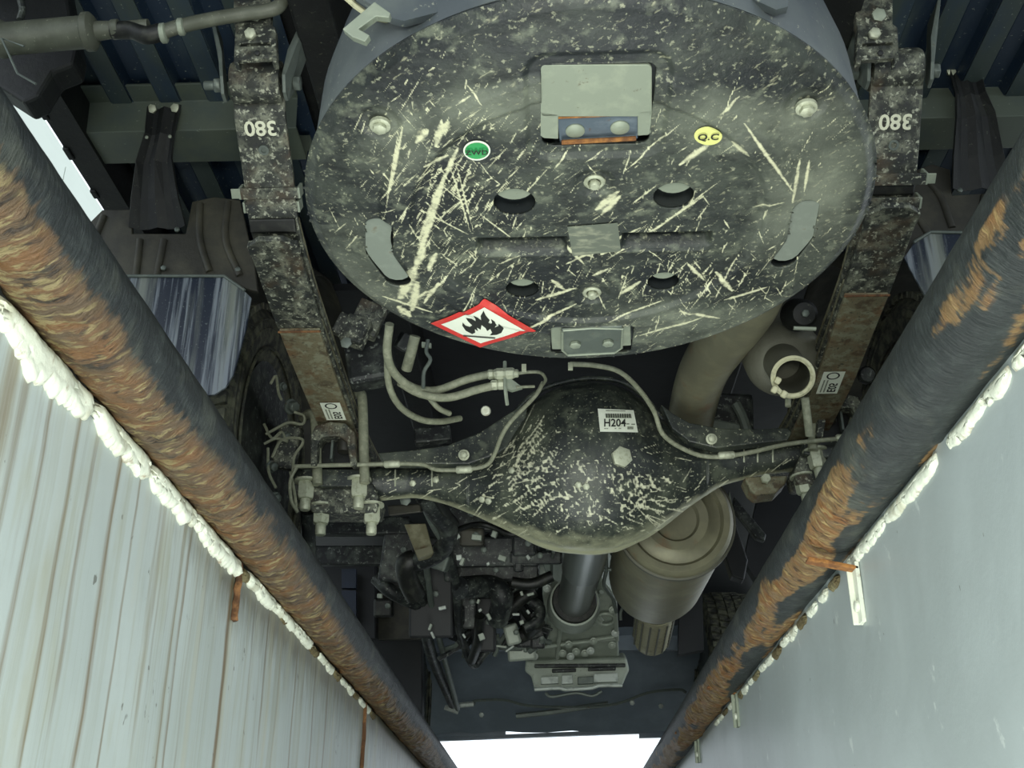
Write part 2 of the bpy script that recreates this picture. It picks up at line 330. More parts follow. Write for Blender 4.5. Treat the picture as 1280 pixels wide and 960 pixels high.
# floor of the pit, the hall floor on both sides
o = one(box((-.015, 3.9, -.05), (1.3, 10.2, .1)), 'floor', 'floor', None); struct(o)
GZ = ZC+.55
o = one(box((-3.25, 4, GZ-.1), (5.5, 16, .2)), 'floor', 'floor_hall_left', None); struct(o)
o = one(box((3.25, 4, GZ-.1), (5.5, 16, .2)), 'floor', 'floor_hall_right', None); struct(o)
# white panelled hall wall far left, panels with open joints
hw = one(box((-4.6, 8, 4.2), (.1, 14, 6.4)), 'hall', 'wall_hall', None); struct(hw); ORG['wall_hall'] = Vector()
pm = None
for i in range(9):
    for j in range(4):
        c = Vector((-4.53, 2.2+i*1.4, 1.8+j*1.55)); vf = box((0, 0, 0), (.05, 1.385, 1.535))
        if pm is None:
            q = MB().add(*vf, 'hall').build('panel', hw); pm = q.data
        else:
            q = bpy.data.objects.new('panel', pm); COL.objects.link(q); q.parent = hw
        q.matrix_parent_inverse = Matrix(); q.location = c

# ------------------------------------------------------------------ rail pipes
def pipe(name, X, h, r, m, label, sgn):
    ys = np.concatenate([np.arange(-.8, 3.6, .007), np.arange(3.6, 9, .03)]); n = 72; v = []; rust = []; och = []
    for y in ys:
        for k in range(n):
            a = 2*pi*k/n; cx, cz = cos(a)*sgn, sin(a)       # cx>0 is toward the wall
            # direction toward outside-below
            low = (-cz*.80+cx*.60)
            if sgn < 0: rv = low*.62+.30+.25*nz(y*1.5, 3.1, a*.7)-.10*max(0, .3-y)
            else: rv = (.52-abs(low-.30)*.85)+.8*nz(y*4.6, 7.7, a*1.1)-.03+.26*min(1, max(0, (y-1.1)*1.5))
            rust.append(rv); och.append(max(0, min(1, .5+1.2*nz(y*2, 9, 1)-.25*(y-1))))
            g = max(0, min(1, (rv-.1)*2)); d = .0055*g*abs(nz(y*22, a*1.6, 5))+.0028*g*nz(y*70, a*2.5, 2)+.0008*nz(y*14, a*3, 9)
            rr = r+d; v.append((X+rr*cos(a), y, ZC+h+rr*sin(a)))
    f = [(i*n+k, i*n+(k+1) % n, (i+1)*n+(k+1) % n, (i+1)*n+k) for i in range(len(ys)-1) for k in range(n)]
    f += [tuple(range(n)), tuple(range((len(ys)-1)*n, len(ys)*n))]
    me = bpy.data.meshes.new(name); me.from_pydata(v, [], f); me.update(); me.materials.append(M[m]); me.shade_smooth()
    o = bpy.data.objects.new(name, me); COL.objects.link(o); setattr_(o, 'rust', np.array(rust)); setattr_(o, 'rustm', np.clip((np.array(rust)-(.22 if sgn < 0 else .30))*4, 0, 1)); setattr_(o, 'ochre', np.array(och))
    ORG[name] = Vector(); return tag(o, label, 'pipe')
pipe('edge_pipe', -.431, .515, .0466, 'pipe', 'thick black steel pipe with broad flaking brown rust along left pit wall', -1)
pipe('edge_pipe.001', .408, .515, .0499, 'pipeR', 'black steel pipe with patchy orange rust along right pit wall', 1)

# mortar bead under the pipes: broken lumps, each its own piece of the wall
def lump(name, parent, X, y0, y1, h0, hh, thick, m, seed, sgn):
    """irregular slab on the wall face between y0..y1, top at h0, height hh, proud by thick (toward the pit)"""
    n, k = 60, 11; v = []; f = []
    for j in range(k):
        for i in range(n):
            t = i/(n-1); s = j/(k-1); y = y0+(y1-y0)*t
            lo = hh*(.8+.4*nz(y*14, seed, 3)+.25*nz(y*60, seed, 8))*(1-.5*abs(2*t-1)**6)
            e = min(1, 14*min(t, 1-t))**.5*min(1, 7*min(s, 1-s)+.05)**.5
            yy = y+.006*nz(y*30, s*4, seed)*(1 if 0 < i < n-1 else 0)
            v.append((X-sgn*(thick*e*(.85+.28*nz(y*22, s*2, seed+1))-.004), yy, ZC+h0-lo*s))
    for j in range(k-1):
        for i in range(n-1): a = j*n+i; f.append((a, a+1, a+n+1, a+n))
    o = MB().add(v, f, m).build(name, parent, smooth=True)
    sd = o.modifiers.new('thick', 'SOLIDIFY'); sd.thickness = .012; sd.offset = 0; return o
def yl(px, py, X=XL): return at(px, py, X=X).y
segs = [(0, 358, 112, 507, .034), (116, 512, 182, 592, .026), (186, 596, 240, 655, .024), (240, 655, 298, 718, .024), (306, 733, 340, 770, .014), (340, 772, 388, 812, .010)]
for i, (a, b, c, e, hh) in enumerate(segs):
    lump('mortar', wl, XL, yl(a, b), yl(c, e), .468, hh, .008, 'mortar', i*3.3, -1)
lump('mortar', wl, XL, .12, .40, .43, .10, .02, 'moss', 41, -1)
for i in range(16):
    yy = 1.62+i*.085; lump('mortar', wl, XL, yy, yy+rnd.uniform(.04, .08), .465, rnd.uniform(.005, .011), .005, 'mortar' if i % 3 else 'moss', i+60, -1)
for i in range(6):
    y0 = .3+i*.22; lump('mortar', wr, XR, y0, y0+rnd.uniform(.17, .21), .462, rnd.uniform(.010, .018), .004, 'mortar', i+20, 1)
for i in range(18):
    yy = 1.66+i*.08; lump('mortar', wr, XR, yy, yy+rnd.uniform(.03, .07), .458, rnd.uniform(.004, .010), .005, 'mortar' if i % 3 else 'moss', i+90, 1)
# rusted tie bars let into the left wall
for px, py, L, w in ((297, 722, .085, .022), (455, 892, .22, .018)):
    p = at(px, py, X=XL+.002); n = 14; mb = MB(); v = []; f = []
    for i in range(n):
        t = i/(n-1); ww = w*(.6+.5*nz(t*6, px))
        for a, dx in ((-1, 0), (-.4, .008), (.5, .006), (1, 0)): v.append((XL+dx+.001+.002*nz(t*9, a), p.y+a*ww*.5+.004*nz(t*5, 7), ZC+.468-t*L))
    f = [(i*4+k, i*4+k+1, i*4+k+5, i*4+k+4) for i in range(n-1) for k in range(3)]
    o = mb.add(v, f, 'rustbar').build('rusted_tie_bar', wl, smooth=True); sd = o.modifiers.new('t', 'SOLIDIFY'); sd.thickness = .004
# angle brackets on the right wall
def wall_bracket(px, py, L, m, label, w=.022):
    p = at(px, py, X=XR); root = empty('pipe_bracket', (XR, p.y, p.z), label, 'bracket')
    one(box((XR-.003, p.y, p.z-L/2), (.006, w, L)), m, 'wall_strip', root, bevel=.001)
    one(box((XR-.006, p.y+w/2, p.z-L/2), (.014, .004, L)), m, 'wall_strip', root, bevel=.001)
    one(box((XR-.035, p.y, p.z-.002), (.07, w, .005), (0, 12, 0)), 'rust', 'pipe_arm', root, bevel=.001)
    bolt('bolt', root, (XR-.004, p.y, p.z-L*.72), (-1, 0, 0), .008, .007, 'mortar')
    return root
wall_bracket(1071, 704, .085, 'mortar', 'peeling white angle bracket with rusty arm, nearest bracket on right wall')
wall_bracket(921, 862, .085, 'pale', 'thin grey angle bracket on right wall, middle one along the pipe')
wall_bracket(873, 918, .08, 'pale', 'thin grey angle bracket on right wall, farthest one near daylight')

# ================================================================== THE TRUCK
TX = .055
truck = empty('pickup_truck', (TX, 2.42, GZ), 'pickup truck seen from below, standing across the inspection pit', 'truck')

# ---------- spare wheel / tank tray
TAU = radians(4.5); RP = .368; PC = H(.055, 1.241, .82)
ev = Vector((0, cos(TAU), -sin(TAU))); en = Vector((0, sin(TAU), cos(TAU))); eu = Vector((1, 0, 0))
def uv(px, py, w=0):
    q = ray(px, py); o = PC+en*w; t = (o-CAM).dot(en)/q.dot(en); p = CAM+q*t-PC; return p.x, p.dot(ev)
def P3(u, v, w=0): return PC+eu*u+ev*v+en*w
# tank body
tank = one(lathe_vf([(.02, .035), (.24, .03), (.30, .026), (.335, .026), (.356, .036), (.3605, .06), (.358, .15), (.345, .22), (.30, .245), (.02, .25)], PC, en, 96), 'shell', 'gas_tank', truck, smooth=True,
           label='blue-grey round tank above the muddy cover plate')
def seg_d(U, V, a, b):
    a = np.array(a); b = np.array(b); d = b-a; t = np.clip(((U-a[0])*d[0]+(V-a[1])*d[1])/max(1e-9, d@d), 0, 1)
    return np.hypot(U-a[0]-d[0]*t, V-a[1]-d[1]*t), t
def rbox(U, V, a, b, r):
    cx, cy = (a[0]+b[0])/2, (a[1]+b[1])/2; hx, hy = abs(a[0]-b[0])/2-r, abs(a[1]-b[1])/2-r
    qx, qy = np.abs(U-cx)-hx, np.abs(V-cy)-hy
    return np.hypot(np.maximum(qx, 0), np.maximum(qy, 0))+np.minimum(np.maximum(qx, qy), 0)-r
HOLES = [(643, 253, 23), (842, 245, 22), (653, 361, 20), (829, 352, 19)]
winA, winB = uv(676, 85), uv(811, 182)
brA, brB = uv(688, 406), uv(789, 444)
slL = [uv(474, 284), uv(474, 318), uv(497, 350)]; slR = [uv(1007, 262), uv(1000, 300), uv(980, 326)]
gr = [(uv(606, 310), uv(700, 308)), (uv(786, 304), uv(880, 301))]
def hole_sdf(U, V):
    D = np.full(U.shape, 9.)
    for px, py, r in HOLES:
        c = uv(px, py); D = np.minimum(D, np.hypot(U-c[0], V-c[1])-r/1000*1.17)
    D = np.minimum(D, rbox(U, V, winA, winB, .010)); D = np.minimum(D, rbox(U, V, brA, brB, .006))
    for S, r in ((slL, .019), (slR, .018)):
        for a, b in zip(S, S[1:]): D = np.minimum(D, seg_d(U, V, a, b)[0]-r)
    return D
def sst(x, a, b): t = np.clip((x-a)/(b-a), 0, 1); return t*t*(3-2*t)
def height(U, V):
    R = np.hypot(U, V); w = .007*sst(R, .27, .35)**1.3+.010*sst(R, .352, .368)
    w = w-.006*sst(R, .225, .235)*(1-sst(R, .262, .275))*.8
    for a, b in gr:                                 # stamped step: deep at its rear edge, ramping out toward the front
        d, _ = seg_d(U, V, a, b); vm = (a[1]+b[1])/2; dv = V-vm
        ins = 1-sst(np.maximum(np.abs(U-(a[0]+b[0])/2)-abs(a[0]-b[0])/2, 0), 0, .012)
        w = w+.030*ins*sst(dv, -.022, -.018)*(1-sst(dv, -.004, .012))-.002*ins*np.exp(-((dv-.019)/.004)**2)
    w = w+.004*(1-sst(np.abs(rbox(U, V, winA, winB, .010))-.012, 0, .01))
    for px, py in ((475, 157), (1008, 135), (743, 229), (740, 367)):
        c = uv(px, py); w = w+.003*(1-sst(np.hypot(U-c[0], V-c[1]), .018, .028))
    for i, (px, py, r) in enumerate(((965, 270, .03), (930, 190, .035), (560, 330, .03), (860, 400, .03), (600, 180, .04))):
        c = uv(px, py); w = w-.003*np.exp(-((U-c[0])**2+(V-c[1])**2)/r**2)*(1 if i % 2 else -1)
    return w
def cover():
    g = .0017; n = int(.378/g); ax = np.arange(-n, n+1)*g; U, V = np.meshgrid(ax, ax)
    sdf = lambda U, V: np.minimum(RP-np.hypot(U, V), hole_sdf(U, V))     # positive inside material
    D = sdf(U, V); e = 1e-4
    gx = (sdf(U+e, V)-sdf(U-e, V))/(2*e); gy = (sdf(U, V+e)-sdf(U, V-e))/(2*e)
    snap = np.abs(D) < g*.62
    gl = np.maximum(np.hypot(gx, gy), .2)
    U = np.where(snap, U-D*gx/gl**2, U); V = np.where(snap, V-D*gy/gl**2, V); D = np.where(snap, 0, D)
    keepv = D >= -1e-6; m = 2*n+1; idx = -np.ones(m*m, int)
    K = keepv.ravel(); q = np.zeros((m, m), bool)
    q[:-1, :-1] = keepv[:-1, :-1] & keepv[1:, :-1] & keepv[:-1, 1:] & keepv[1:, 1:]
    # triangles at the borders where three corners remain
    f = []; ii, jj = np.nonzero(q); base = ii*m+jj
    quads = np.stack([base, base+1, base+m+1, base+m], 1)
    cnt = keepv[:-1, :-1].astype(int)+keepv[1:, :-1]+keepv[:-1, 1:]+keepv[1:, 1:]
    ti, tj = np.nonzero(cnt == 3); tris = []
    for i, j in zip(ti, tj):
        c = [i*m+j, i*m+j+1, (i+1)*m+j+1, (i+1)*m+j]; tris.append([x for x in c if K[x]])
    used = np.zeros(m*m, bool); used[quads.ravel()] = True
    for t in tris: used[t] = True
    idx[used] = np.arange(used.sum()); Uu, Vv = U.ravel()[used], V.ravel()[used]
    Wz = height(Uu, Vv)
    pts = np.array(PC)[None]+Uu[:, None]*np.array(eu)+Vv[:, None]*np.array(ev)+Wz[:, None]*np.array(en)
    faces = [tuple(x) for x in idx[quads].tolist()]+[tuple(idx[t].tolist()) for t in tris]
    me = bpy.data.meshes.new('cover_plate'); me.from_pydata(pts.tolist(), [], faces); me.update(); me.materials.append(M['plate']); me.shade_smooth()
    o = bpy.data.objects.new('cover_plate', me); COL.objects.link(o); put(o, tank)
    # mud smears
    mud = np.zeros(len(Uu)); S = []
    for a, b, w in [((515, 345), (556, 222), 4.5), ((524, 300), (556, 218), 3.5), ((556, 222), (572, 186), 3), ((488, 235), (503, 160), 2), ((482, 262), (498, 165), 1.4), ((562, 205), (588, 290), 1.3), ((570, 205), (592, 290), 1.2),
                    ((525, 262), (585, 293), 1.3), ((600, 268), (640, 298), 1.3), ((708, 330), (800, 285), 3), ((735, 318), (772, 296), 5), ((758, 325), (856, 262), 1.8), ((800, 302), (900, 226), 1.6), ((850, 206), (893, 174), 4), ((752, 268), (775, 245), 4),
                    ((720, 312), (742, 322), 3), ((500, 376), (520, 330), 9), ((515, 392), (522, 350), 6), ((498, 388), (512, 400), 7), ((536, 335), (545, 318), 5), ((730, 312), (752, 300), 7), ((700, 300), (730, 330), 2.5), ((752, 318), (772, 300), 5), ((746, 262), (772, 240), 6), ((915, 175), (935, 190), 4), ((545, 168), (560, 150), 6), ((520, 330), (530, 310), 6), ((520, 330), (530, 310), 6), ((505, 385), (560, 345), 2.5), ((530, 380), (548, 350), 3), ((478, 375), (540, 392), 3), ((690, 215), (712, 188), 1.3), ((640, 260), (690, 205), 1.2),
                    ((780, 215), (850, 155), 1.3), ((655, 410), (720, 380), 3), ((835, 275), (880, 245), 1.8), ((790, 255), (820, 232), 1.5), ((740, 345), (760, 336), 3), ((775, 368), (800, 352), 4), ((900, 140), (925, 120), 2), ((930, 150), (990, 235), 2.2),
                    ((990, 250), (1000, 200), 2.5), ((1005, 240), (1012, 200), 2), ((940, 260), (980, 250), 2), ((560, 420), (600, 350), 1.2), ((670, 375), (720, 360), 3.5), ((690, 350), (705, 362), 4), ((860, 330), (880, 350), 3), ((895, 340), (915, 360), 4),
                    ((760, 400), (830, 375), 2), ((800, 420), (880, 395), 3), ((850, 385), (900, 400), 3), ((905, 375), (960, 360), 3), ((520, 175), (535, 160), 4), ((545, 180), (552, 150), 4), ((530, 205), (560, 195), 3), ((625, 330), (650, 318), 2)]:
        S.append((uv(*a), uv(*b), w/1000))
    rs = np.random.default_rng(11)
    for i in range(900):
        k = rs.random()
        if k < .45: px, py = rs.normal(560, 60), rs.normal(260, 80)
        elif k < .75: px, py = rs.normal(850, 90), rs.normal(350, 50)
        else: px, py = rs.uniform(430, 1040), rs.uniform(110, 430)
        L = rs.exponential(11)+3; an = radians(rs.choice([62, 58, 35, -50, 40, 70, 48])+rs.normal(0, 8))
        S.append((uv(px, py), uv(px+L*cos(an), py-L*sin(an)), rs.uniform(.35, 1.3)/1000))
    for a, b, w in S:
        cx, cy = (a[0]+b[0])/2, (a[1]+b[1])/2; Lh = np.hypot(a[0]-b[0], a[1]-b[1])/2+.03
        s = (np.abs(Uu-cx) < Lh) & (np.abs(Vv-cy) < Lh)
        d, t = seg_d(Uu[s], Vv[s], a, b); ww = w*(1.15-.7*np.abs(2*t-1)**2)
        mud[s] = np.maximum(mud[s], np.clip(1.25-d/ww*.6, 0, 1)*.62)
    for a, b in gr: mud *= 1-.85*((np.abs(Uu-(a[0]+b[0])/2) < abs(a[0]-b[0])/2+.01) & (np.abs(Vv-(a[1]+b[1])/2+.004) < .016))  # mud taken off in the grooves, painting their shaded recess dark
    setattr_(o, 'mud', mud)
    dust = np.zeros(len(Uu)); R = np.hypot(Uu, Vv)
    for px, py, rx, ry, a in ((610, 130, .13, .05, .75), (930, 140, .12, .07, .6), (980, 250, .06, .14, .55), (740, 40, .3, .05, -.9), (450, 90, .1, .06, -.7), (1010, 60, .1, .06, -.7), (480, 370, .08, .05, .5), (860, 400, .16, .06, .6), (700, 430, .2, .03, .5), (500, 180, .05, .1, .4), (1040, 250, .05, .12, .5), (440, 300, .05, .12, .35)):
        c = uv(px, py); dust += a*np.exp(-((Uu-c[0])/rx)**2-((Vv-c[1])/ry)**2)
    for a, b in gr: dust -= .9*((np.abs(Uu-(a[0]+b[0])/2) < abs(a[0]-b[0])/2+.01) & (np.abs(Vv-(a[1]+b[1])/2+.004) < .014))  # dust cut here too, so the groove shade sits in the colour
    setattr_(o, 'dust', np.clip(dust, -1, 1)*.78+.18*sst(R, .3, .36)*(Vv > 0))
    sd = o.modifiers.new('thick', 'SOLIDIFY'); sd.thickness = .0035; sd.offset = 1 if me.polygons[0].normal.z > 0 else -1
    return o
cov = cover(); cov['label'] = 'oval black cover plate scraped and caked with mud'
hf = lambda u, v: float(height(np.array([u]), np.array([v]))[0])
def decal(polys, name, label=None, off=.002):
    """polys: [(list of px points, material, extra offset)] laid on the cover plate"""
    mb = MB()
    for k, (poly, m, isuv) in enumerate(polys):
        pts = poly if isuv else [uv(*p) for p in poly]
        b = bmesh.new(); vs = [b.verts.new((p[0], p[1], 0)) for p in pts]; f = b.faces.new(vs); f.normal_update()
        bmesh.ops.triangulate(b, faces=[f])
        for _ in range(6):
            ed = [e for e in b.edges if e.calc_length() > .006]
            if ed: bmesh.ops.subdivide_edges(b, edges=ed, cuts=1); bmesh.ops.triangulate(b, faces=[x for x in b.faces if len(x.verts) > 3])
        b.verts.index_update()
        mb.add([P3(v.co.x, v.co.y, hf(v.co.x, v.co.y)-off-.0007*k) for v in b.verts], [tuple(v.index for v in f.verts) for f in b.faces], m); b.free()
    return mb
def txt_px(mb, s, size, px, py, m, off, flip=1, frame=None):
    v, f = text_vf(s, size); c = uv(px, py)
    mb.add([P3(c[0]+a, c[1]-b, hf(c[0], c[1])-off) for a, b in v], f, m); return mb
# flammable sign
A_, B_, C_, D_ = (538, 407), (606, 372), (670, 409), (600, 438)
mid = lambda p, t: (604+(p[0]-604)*t, 407+(p[1]-407)*t)
fl = [(520+x/4.267, 360+y/4.267) for x, y in [(300, 247), (265, 227), (247, 196), (249, 177), (265, 195), (287, 202), (300, 192), (277, 168), (266, 150), (298, 155), (318, 167), (316, 142), (307, 124), (330, 134), (349, 152), (345, 125), (361, 97), (372, 122), (394, 147), (384, 166),
      (399, 178), (406, 162), (400, 141), (420, 155), (431, 179), (420, 202), (439, 192), (441, 166), (456, 180), (468, 206), (455, 231), (430, 244), (394, 249), (406, 231), (396, 209), (380, 223), (371, 205), (350, 188), (345, 216), (325, 204), (331, 226), (314, 214), (316, 236)]]
dm = decal([([A_, B_, C_, D_], 'red', 0), ([mid(p, .80) for p in (A_, B_, C_, D_)], 'white', 0), (fl, 'ink', 0), ([(579, 420), (619, 421), (619, 422.6), (579, 421.6)], 'ink', 0)], 's')
dm.build('flammable_sticker', tank, label='red-bordered diamond sticker with a black flame')
ell = lambda px, py, a, b, n=28: [(px+a*cos(2*pi*i/n), py+b*sin(2*pi*i/n)) for i in range(n)]
dm = decal([(ell(596, 188.5, 17, 12), 'white', 0), (ell(596, 188.5, 15, 9.8), 'green', 0)], 's'); txt_px(dm, 'ZWD', .0115, 596, 188.5, 'ink', .0060)
dm.build('oval_sticker', tank, label='green oval sticker with dark letters')
dm = decal([(ell(885, 168, 17.5, 11.5), 'yellow', 0)], 's'); txt_px(dm, 'Q.C', .0145, 885, 168.5, 'ink', .0040)
dm.build('oval_sticker', tank, label='yellow oval sticker with dark letters')
decal([([(709, 282), (772, 277), (776, 312), (716, 319)], 'tape', 0)], 's').build('tape_patch', tank, label='square of clear tape on the middle of the cover')
# plate behind the big window
def uvpoly(px, w): return [P3(*uv(x, y, w), w) for x, y in px]
def rounded(px4, r, n=4):
    (x0, y0), (x1, y1) = px4; out = []
    for cx, cy, a0 in ((x1-r, y0+r, -90), (x1-r, y1-r, 0), (x0+r, y1-r, 90), (x0+r, y0+r, 180)):
        for i in range(n+1): a = radians(a0+90*i/n); out.append((cx+r*cos(a), cy+r*sin(a)))
    return out
MP = MB()
MP.add(*prism_vf(uvpoly(rounded(((675, 81), (815, 146)), 6), .004), en*.004), 'pale')
MP.add(*prism_vf(uvpoly([(675, 140), (698, 143), (698, 174), (680, 173), (675, 170)], .004), en*.004), 'pale')
MP.add(*prism_vf(uvpoly([(797, 140), (815, 138), (815, 166), (810, 169), (797, 170)], .004), en*.004), 'pale')
MP.build('mounting_plate', tank, label='pale grey plate filling the large window of the cover', bevel=.001)
st = one(prism_vf(uvpoly([(697, 148), (797, 143), (797, 173), (700, 178)], .010), en*.004), 'strip', 'bracket_strip', tank, label='bluish steel strip with two bolts')
o = one(tube_vf(uvpoly([(702, 178), (795, 173)], .004), .003, 8, 0), 'rust', 'rusty_edge', tank)
one(tube_vf(uvpoly([(697, 147), (797, 142)], .006), .0018, 8, 0), 'rust', 'rusty_edge', tank)
for p in ((719, 165), (775, 161)): one(lathe_vf([(.001, 0), (.0105, .0002), (.0115, .001), (.0115, .004)], P3(*uv(*p, .0075), .0075), en, 20), 'pale', 'bolt', tank, smooth=True)
# lower bracket
mb = MB(); mb.add(*prism_vf(uvpoly([(688, 409), (704, 407), (704, 437), (690, 437)], .002), en*.004), 'pale')
mb.add(*prism_vf(uvpoly([(771, 405), (788, 404), (789, 432), (776, 433)], .002), en*.004), 'pale')
mb.add(*prism_vf(uvpoly([(702, 412), (778, 408), (776, 436), (768, 441), (710, 444), (704, 438)], -.006), en*.004), 'slot'); mb.build('lower_bracket', tank, bevel=.0015, label='small grey bracket with two bolts at the front edge')
one(tube_vf(uvpoly([(703, 415), (703, 438), (710, 444), (768, 441), (777, 435), (778, 411), (740, 410), (704, 413)], -.006), .002, 6, 0), 'pale', 'bracket_edge', tank)
for p in ((719, 429), (760, 427)): bolt('bolt', tank, P3(*uv(*p, -.006), -.006), -en, .009, .006, 'pale')
# metal seen inside the curved slots
for pts, dv in ((slL, -.012), (slR, -.012)):
    path = catmull([Vector((p[0], p[1]+dv, 0)) for p in pts], 5); poly = []
    L = [path[i]+((path[min(i+1, len(path)-1)]-path[max(i-1, 0)]).normalized().cross(Vector((0, 0, 1))))*.0185 for i in range(len(path))]
    R_ = [path[i]-((path[min(i+1, len(path)-1)]-path[max(i-1, 0)]).normalized().cross(Vector((0, 0, 1))))*.0185 for i in range(len(path))]
    e = path[-1]; tdir = (path[-1]-path[-2]).normalized(); cap = [e+Matrix.Rotation(a, 3, 'Z')@(tdir*.0185) for a in (-1, -.5, 0, .5, 1)]
    e0 = path[0]; td = (path[0]-path[1]).normalized(); cap0 = [e0+Matrix.Rotation(a, 3, 'Z')@(td*.0185) for a in (-1, -.5, 0, .5, 1)]
    poly = L+cap+R_[::-1]+cap0
    one(prism_vf([P3(q.x, q.y, .0045) for q in poly], en*.004), 'liner', 'slot_liner', tank, label='grey metal showing in a curved slot')
# rings under the round holes
for px, py, r in HOLES:
    c = uv(px, py); one(prism_vf([P3(c[0]+(r/1000)*cos(a)*1.05, c[1]-.018+.022*sin(a), .008) for a in [2*pi*i/20 for i in range(20)]], en*.004), 'pale', 'hole_liner', tank)
for px, py in ((475, 157), (1008, 135)):
    c = uv(px, py); bolt('bolt', tank, P3(*c, .004), -en, .0085, .012, 'zinc', washer=.0125)
for px, py in ((743, 229), (740, 367)):
    c = uv(px, py); mb = MB(); mb.add(*lathe_vf([(.013, 0), (.0135, .003), (.011, .005), (.0085, .004), (.0085, .001)], P3(*c, .004), -en, 24), 'zinc')
    for vf in hexbolt(P3(*c, .002), -en, .007, .009): mb.add(*vf, 'zinc')
    mb.build('bolt', tank, smooth=True)

# ---------- rear bracket arms over the tank top edge
rb = one(tube_vf([at(395, -40, Y=.95), at(470, 22, Y=.97), at(560, 14, Y=.98), at(640, -30, Y=.98)], .004, 8), 'rim', 'support_bar', truck, label='thin pale edge of a bar behind the tank')
mb = MB()
mb.add(*prism_vf([at(x, y, Y=.93) for x, y in ((415, -60), (520, -60), (590, -30), (560, 12), (505, 26), (488, 22), (440, -10))], (0, .01, .0)), 'shell'); mb.build('carrier_plate', truck, label='dark carrier plate at the rear of the tank'); mb = MB()
mb.add(*prism_vf([at(x, y, Y=.93) for x, y in ((930, -30), (985, -30), (985, 8), (970, 12), (935, -4))], (0, .01, 0)), 'shell'); mb.build('carrier_plate', truck, label='small corner of carrier plate at the top right')
hb = MB()
hk = [(428, 36), (468, 2), (488, 16), (486, 22), (470, 20), (448, 36), (462, 44), (456, 52), (440, 46)]
hb.add(*prism_vf([at(x, y, Y=.90) for x, y in hk], (0, .012, .004)), 'pale'); hb.build('hook_bracket', truck, bevel=.001, label='pale hook-shaped bracket')

# ---------- bed floor, crossmembers, frame
def corrug(side):
    x0, x1 = (-1.02, -.55) if side < 0 else (.66, 1.4); mb = MB(); ys = [.9, 3.0]; pr = []
    x = x0; k = 0
    while x < x1:
        pr += [(x, 0), (x+.042, 0), (x+.052, .022), (x+.094, .022)]; x += .104
    v = []; n = len(pr)
    for yy in ys:
        for px, dz in pr: v.append(H(px, yy, 1.56+dz))
    mb.add(v, [(i, i+1, i+1+n, i+n) for i in range(n-1) if i % 4 != 0], 'bed'); mb.add(v, [(i, i+1, i+1+n, i+n) for i in range(0, n-1, 4)], 'beddust'); o = mb.build('bed_floor', truck, label='blue corrugated steel cargo bed floor')
    sd = o.modifiers.new('t', 'SOLIDIFY'); sd.thickness = .003
corrug(-1); corrug(1)
one(box(H(.05, 1.7, 1.66), (2.1, 4.0, .02)), 'black', 'bed_underside', truck, label='dark underside above the bed floor')
# bed crossmember (a hat section across the truck)
def channel(name, parent, y0, h, xa, xb, m, hh=.10, d=.10, label=None, rot=0):
    prof = [(-d*.9, 0), (-d*.5, 0), (-d*.42, -hh), (d*.42, -hh), (d*.5, 0), (d*.9, 0)]; prof2 = [(a, b+.006) for a, b in prof[::-1]]; P = prof+prof2; n = len(P)
    R = Matrix.Rotation(rot, 3, 'Z'); mx = (xa+xb)/2
    v = [R@Vector((x-mx, a, b))+H(mx, y0, h) for x in (xa, xb) for a, b in P]
    return one((v, [(i, (i+1) % n, (i+1) % n+n, i+n) for i in range(n)]), m, name, parent, bevel=.002, label=label)
channel('bed_crossmember', truck, 1.93, 1.56, -1.0, -.52, 'bedpale', hh=.07, d=.13, label='grey-green bed crossmember on the left')
channel('bed_crossmember', truck, 1.97, 1.58, .66, 1.35, 'bedpale', hh=.07, d=.13, label='grey-green bed crossmember on the right')
# lower blue flange plates of the left crossmember
mb = MB(); mb.add(*prism_vf([at(x, y, Y=1.98) for x, y in ((88, 168), (178, 160), (165, 178), (150, 186), (110, 190), (92, 180))], (0, .01, 0)), 'bed'); mb.build('blue_flange', truck, bevel=.002)
# side beam beside the white gap
one(box_vf(H(-.995, 1.9, 1.53), (.06, 0, 0), (0, 1.9, 0), (0, 0, .10)), 'black', 'bed_side_beam', truck, label='dark side beam beside the white gap')
for i, yy in enumerate((1.80, 1.93, 2.08, 2.20)):
    one(box(H(-1.022, yy, 1.49), (.014, .03+.01*(i % 2), .03)), 'black', 'beam_lug', truck, bevel=.003)
# frame rails over the springs
for sx, xa in ((-1, -.38), (1, .49)):
    one(box_vf(H(xa, 3.0, 1.42), (.07, 0, 0), (0, 4.6, 0), (0, 0, .16)), 'black', 'frame_rail', truck, bevel=.006, label='black chassis rail')
one(box(H(.055, 1.78, 1.44), (.84, .07, .10)), 'black', 'frame_crossmember', truck, bevel=.006)

